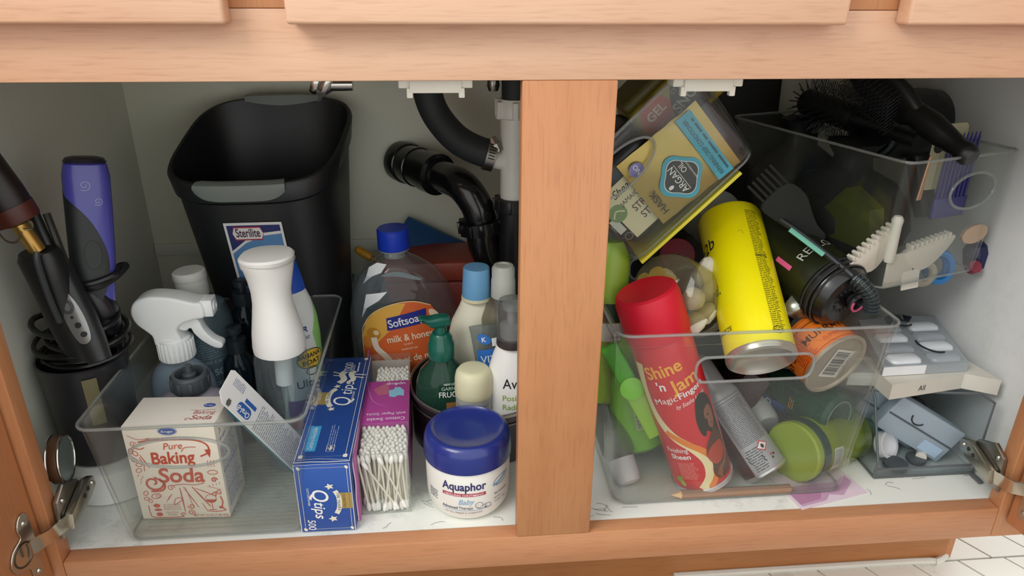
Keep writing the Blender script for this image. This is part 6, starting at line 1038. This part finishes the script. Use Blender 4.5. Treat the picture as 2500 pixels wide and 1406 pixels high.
for pth in ([(.1, 14, ZTp), (.1, 4.2, ZTp), (.1, 3.2, ZTp-.6), (.1, 0.1, 2.5), (.1, -.05, 1.9), (.1, 0, .1)], [(.1, 0, .1), (AW-.1, 0, .1)], [(AW-.1, 0, .1), (AW-.1, 0, ZTp), (AW-.1, 14, ZTp)], [(0, 0, 1.2), (AW, 0, 1.2)], [(.1, 0, .15), (.1, 14, .15)], [(.1, 3.6, ZTp), (AW-.1, 2.0, ZTp), (AW-.1, 0, ZTp)]): part('edge', tube(pth, .15, 6, sm=0), AE, ad)
part('foot', box(AW-.8, AW-.2, -2.0, 0, .0, .35, bev=.1), AE, ad)
BX = CLR('dbe6ee', .5, 'c6d4de', .12)
for i, (px, py, y, rz, ry, lab) in enumerate(((2240, 1040, 9.6, -12, 30, 'pale blue clear lash case tilted in the acrylic drawer, front one'), (2175, 1010, 12.5, -12, 30, 'pale blue clear lash case tilted behind the front one'))):
    c = PY(px, py, y); t = thing('lash_case', lab, 'case', at(c, rz, 0, ry)); part('shell', box(-4.6, 4.6, -.9, .9, -2.4, 2.4, bev=.2), BX, t); part('divider', box(-4.5, 4.5, -1.0, -.85, -.1, .1), M('4d565e', .4), t); part('lash_strip', tube([V((-1.2+.9*cos(a), -.98, 1.2+.9*sin(a))) for a in [radians(x) for x in range(185, 350, 15)]], .09, 5), M('23272a', .5), t); part('label', box(1.2, 3.9, -1.0, -.92, -2.0, -.6), M('a4bbd0', .5), t)
c = PZ(2140, 1100, 1.6); tagged('cream_pot', 'white round pot lying on edge in the left of the acrylic drawer', 'pot', lathe([(.01, 0), (1.4, .1), (1.7, .4), (1.7, 1.3), (1.3, 1.3), (1.3, .5)], 28), M('dcdde0', .4), at((c.x+1.2, c.y+1.4, 1.5), 0, 60, 25))
for i, (px, py, r, lab) in enumerate(((2185, 1135, 1.35, 'dark grey disc on the floor of the acrylic drawer, left one'), (2235, 1122, 1.1, 'dark grey disc behind the left one'))):
    c = PZ(px, py, .5); tagged('grey_disc', lab, 'disc', lathe([(r-.1, 0), (r, .1), (r, .5), (.01, .55)], 28), M('4a5054', .45), at((c.x, max(c.y, 7.6), .4)))
c = PZ(2270, 1120, .9); tagged('lip_balm_tube', 'short white tube lying at the front of the acrylic drawer', 'tube', lathe([(.01, 0), (.6, .05), (.62, 3.6), (.01, 3.6)], 20), M('cfccc4', .45), axT((c.x-1, 8.2, 1.0), (c.x+.8, 10.6, 1.0)))
tagged('makeup_sponge', 'dark smudged puff at the right end of the acrylic drawer', 'sponge', lump((0, 0, 0), 2.4, CO, sq=(1, .9, 1.05)), M('2d3032', .8, 0, .2, .4, 60), at((AX1-3.6, 14.0, 2.9))); tagged('teal_clip', 'dark teal clip at the left of the acrylic drawer beside the white pot', 'hair clip', puff(sm2([(-2, 0), (-.6, 1.0), (1.4, .6), (2.2, -.6), (.4, -.9), (-1.4, -.8)], 3), .8, .2, 2), M('0f4a4c', .35), at((AX0+2.0, 11.4, 3.4), -20, 20, 30))
# cream carton with letters
zc = ZTp+.22; A_ = PZ(2347, 948, zc); Bq = PZ(2170, 976, zc); Cq = PZ(2434, 965, zc)
T_ = frm(Bq, A_-Bq, (0, 0, 1)); l1 = (A_-Bq).length
cc = thing('cream_carton', 'flat cream carton with small black letters on top of the acrylic drawer', 'box', T_); CRM = M('d3cfc4', .5, 0, .04)
rr_ = T_.inverted() @ Cq; part('carton', loft([[V((0, 0, z)), V((l1, 0, z)), V((rr_.x, rr_.y, z)), V((rr_.x, rr_.y+4.5, z)), V((.8, 6.5, z))] for z in (0, .04, 1.9, 1.94)]), CRM, cc, sharp=20)
P = Print(); P.text('AII', l1*.42, .6, 1.0, INK, 1, wid=.9, bold=0, xs=.7); P.build('print', mp_front(0), cc); part('edge_crease', tube([(l1, 0, .05), (l1, 0, 1.9)], .07, 5), M('e2ded4', .5), cc)
c = PZ(2170, 968, zc); tagged('grey_box', 'small grey-white carton tucked under the lash tray at its left', 'box', box(0, 4.6, 0, 5, 0, 1.7, bev=.1), M('b4b4b0', .5), at((Bq.x-3.2, Bq.y+3.4, ZTp+.2), -8))
# lash tray
zt = zc+2.0; F0 = PZ(2152, 918, zt); F1 = PZ(2360, 906, zt); T_ = frm(F0, F1-F0, (0, 0, 1)); lw = (F1-F0).length; R2 = (T_.inverted() @ PZ(2276, 792, zt)); sk = (R2.x-lw)/R2.y; D_ = R2.y
lt = thing('lash_tray', 'white and clear eyelash tray with moulded wells on top of the cream carton', 'tray', T_); LT = CLR('dde2e6', .5, 'cfd5da', .18)
part('tray', loft([[V((x+sk*y, y, z)) for x, y in ((0, 0), (lw, 0), (lw, D_), (lw-3, D_+.6), (0, D_))] for z in (0, .05, 1.1, 1.15)]), LT, lt, sharp=20); part('front_card', loft([[V((x+sk*y, y, z)) for x, y in ((.05, -.06), (lw*.5, -.06), (lw*.5, .3), (.05, .3))] for z in (.02, 1.12)]), M('e6e8ea', .5), lt, 'solid white front edge')
PW = M('dfe4e8', .45)
for i in range(2):
    for j in range(4):
        yy = 1.4+j*(D_-1.6)/4; xx = lw*(.27+.47*i)+sk*yy; part('well', loft([[V((xx+p.x, yy+p.y, z)) for p in rr(w_, d_, .5, 0, 4)] for w_, d_, z in ((lw*.36, 1.9, 1.1), (lw*.34, 1.7, 1.45), (lw*.28, 1.2, 1.6))]), PW if (i+j) % 2 == 0 else LT, lt)
LSH = M('22282c', .6); part('lash_strip', tube([V((lw*.68+1.5*cos(a)+sk*3, 3.6+2.0*sin(a), 1.75)) for a in [radians(x) for x in range(150, 290, 12)]], .12, 5), LSH, lt)
fz = MB(); R_ = random.Random(12); bx, by = lw*.5+sk*D_*.8, D_*.8
for k in range(60):
    a = radians(R_.uniform(20, 200)); fz.merge(tube([V((bx+1.0*cos(a), by+.8*sin(a), 1.7)), V((bx+2.2*cos(a+.2), by+2.0*sin(a+.2), 1.9))], .06, 4))
q = part('fluffy_lash', fz, LSH, lt); q['kind'] = 'stuff'; part('lash_band', tube([V((bx+1.0*cos(a), by+.8*sin(a), 1.7)) for a in [radians(x) for x in range(20, 330, 20)]], .12, 5), LSH, lt)
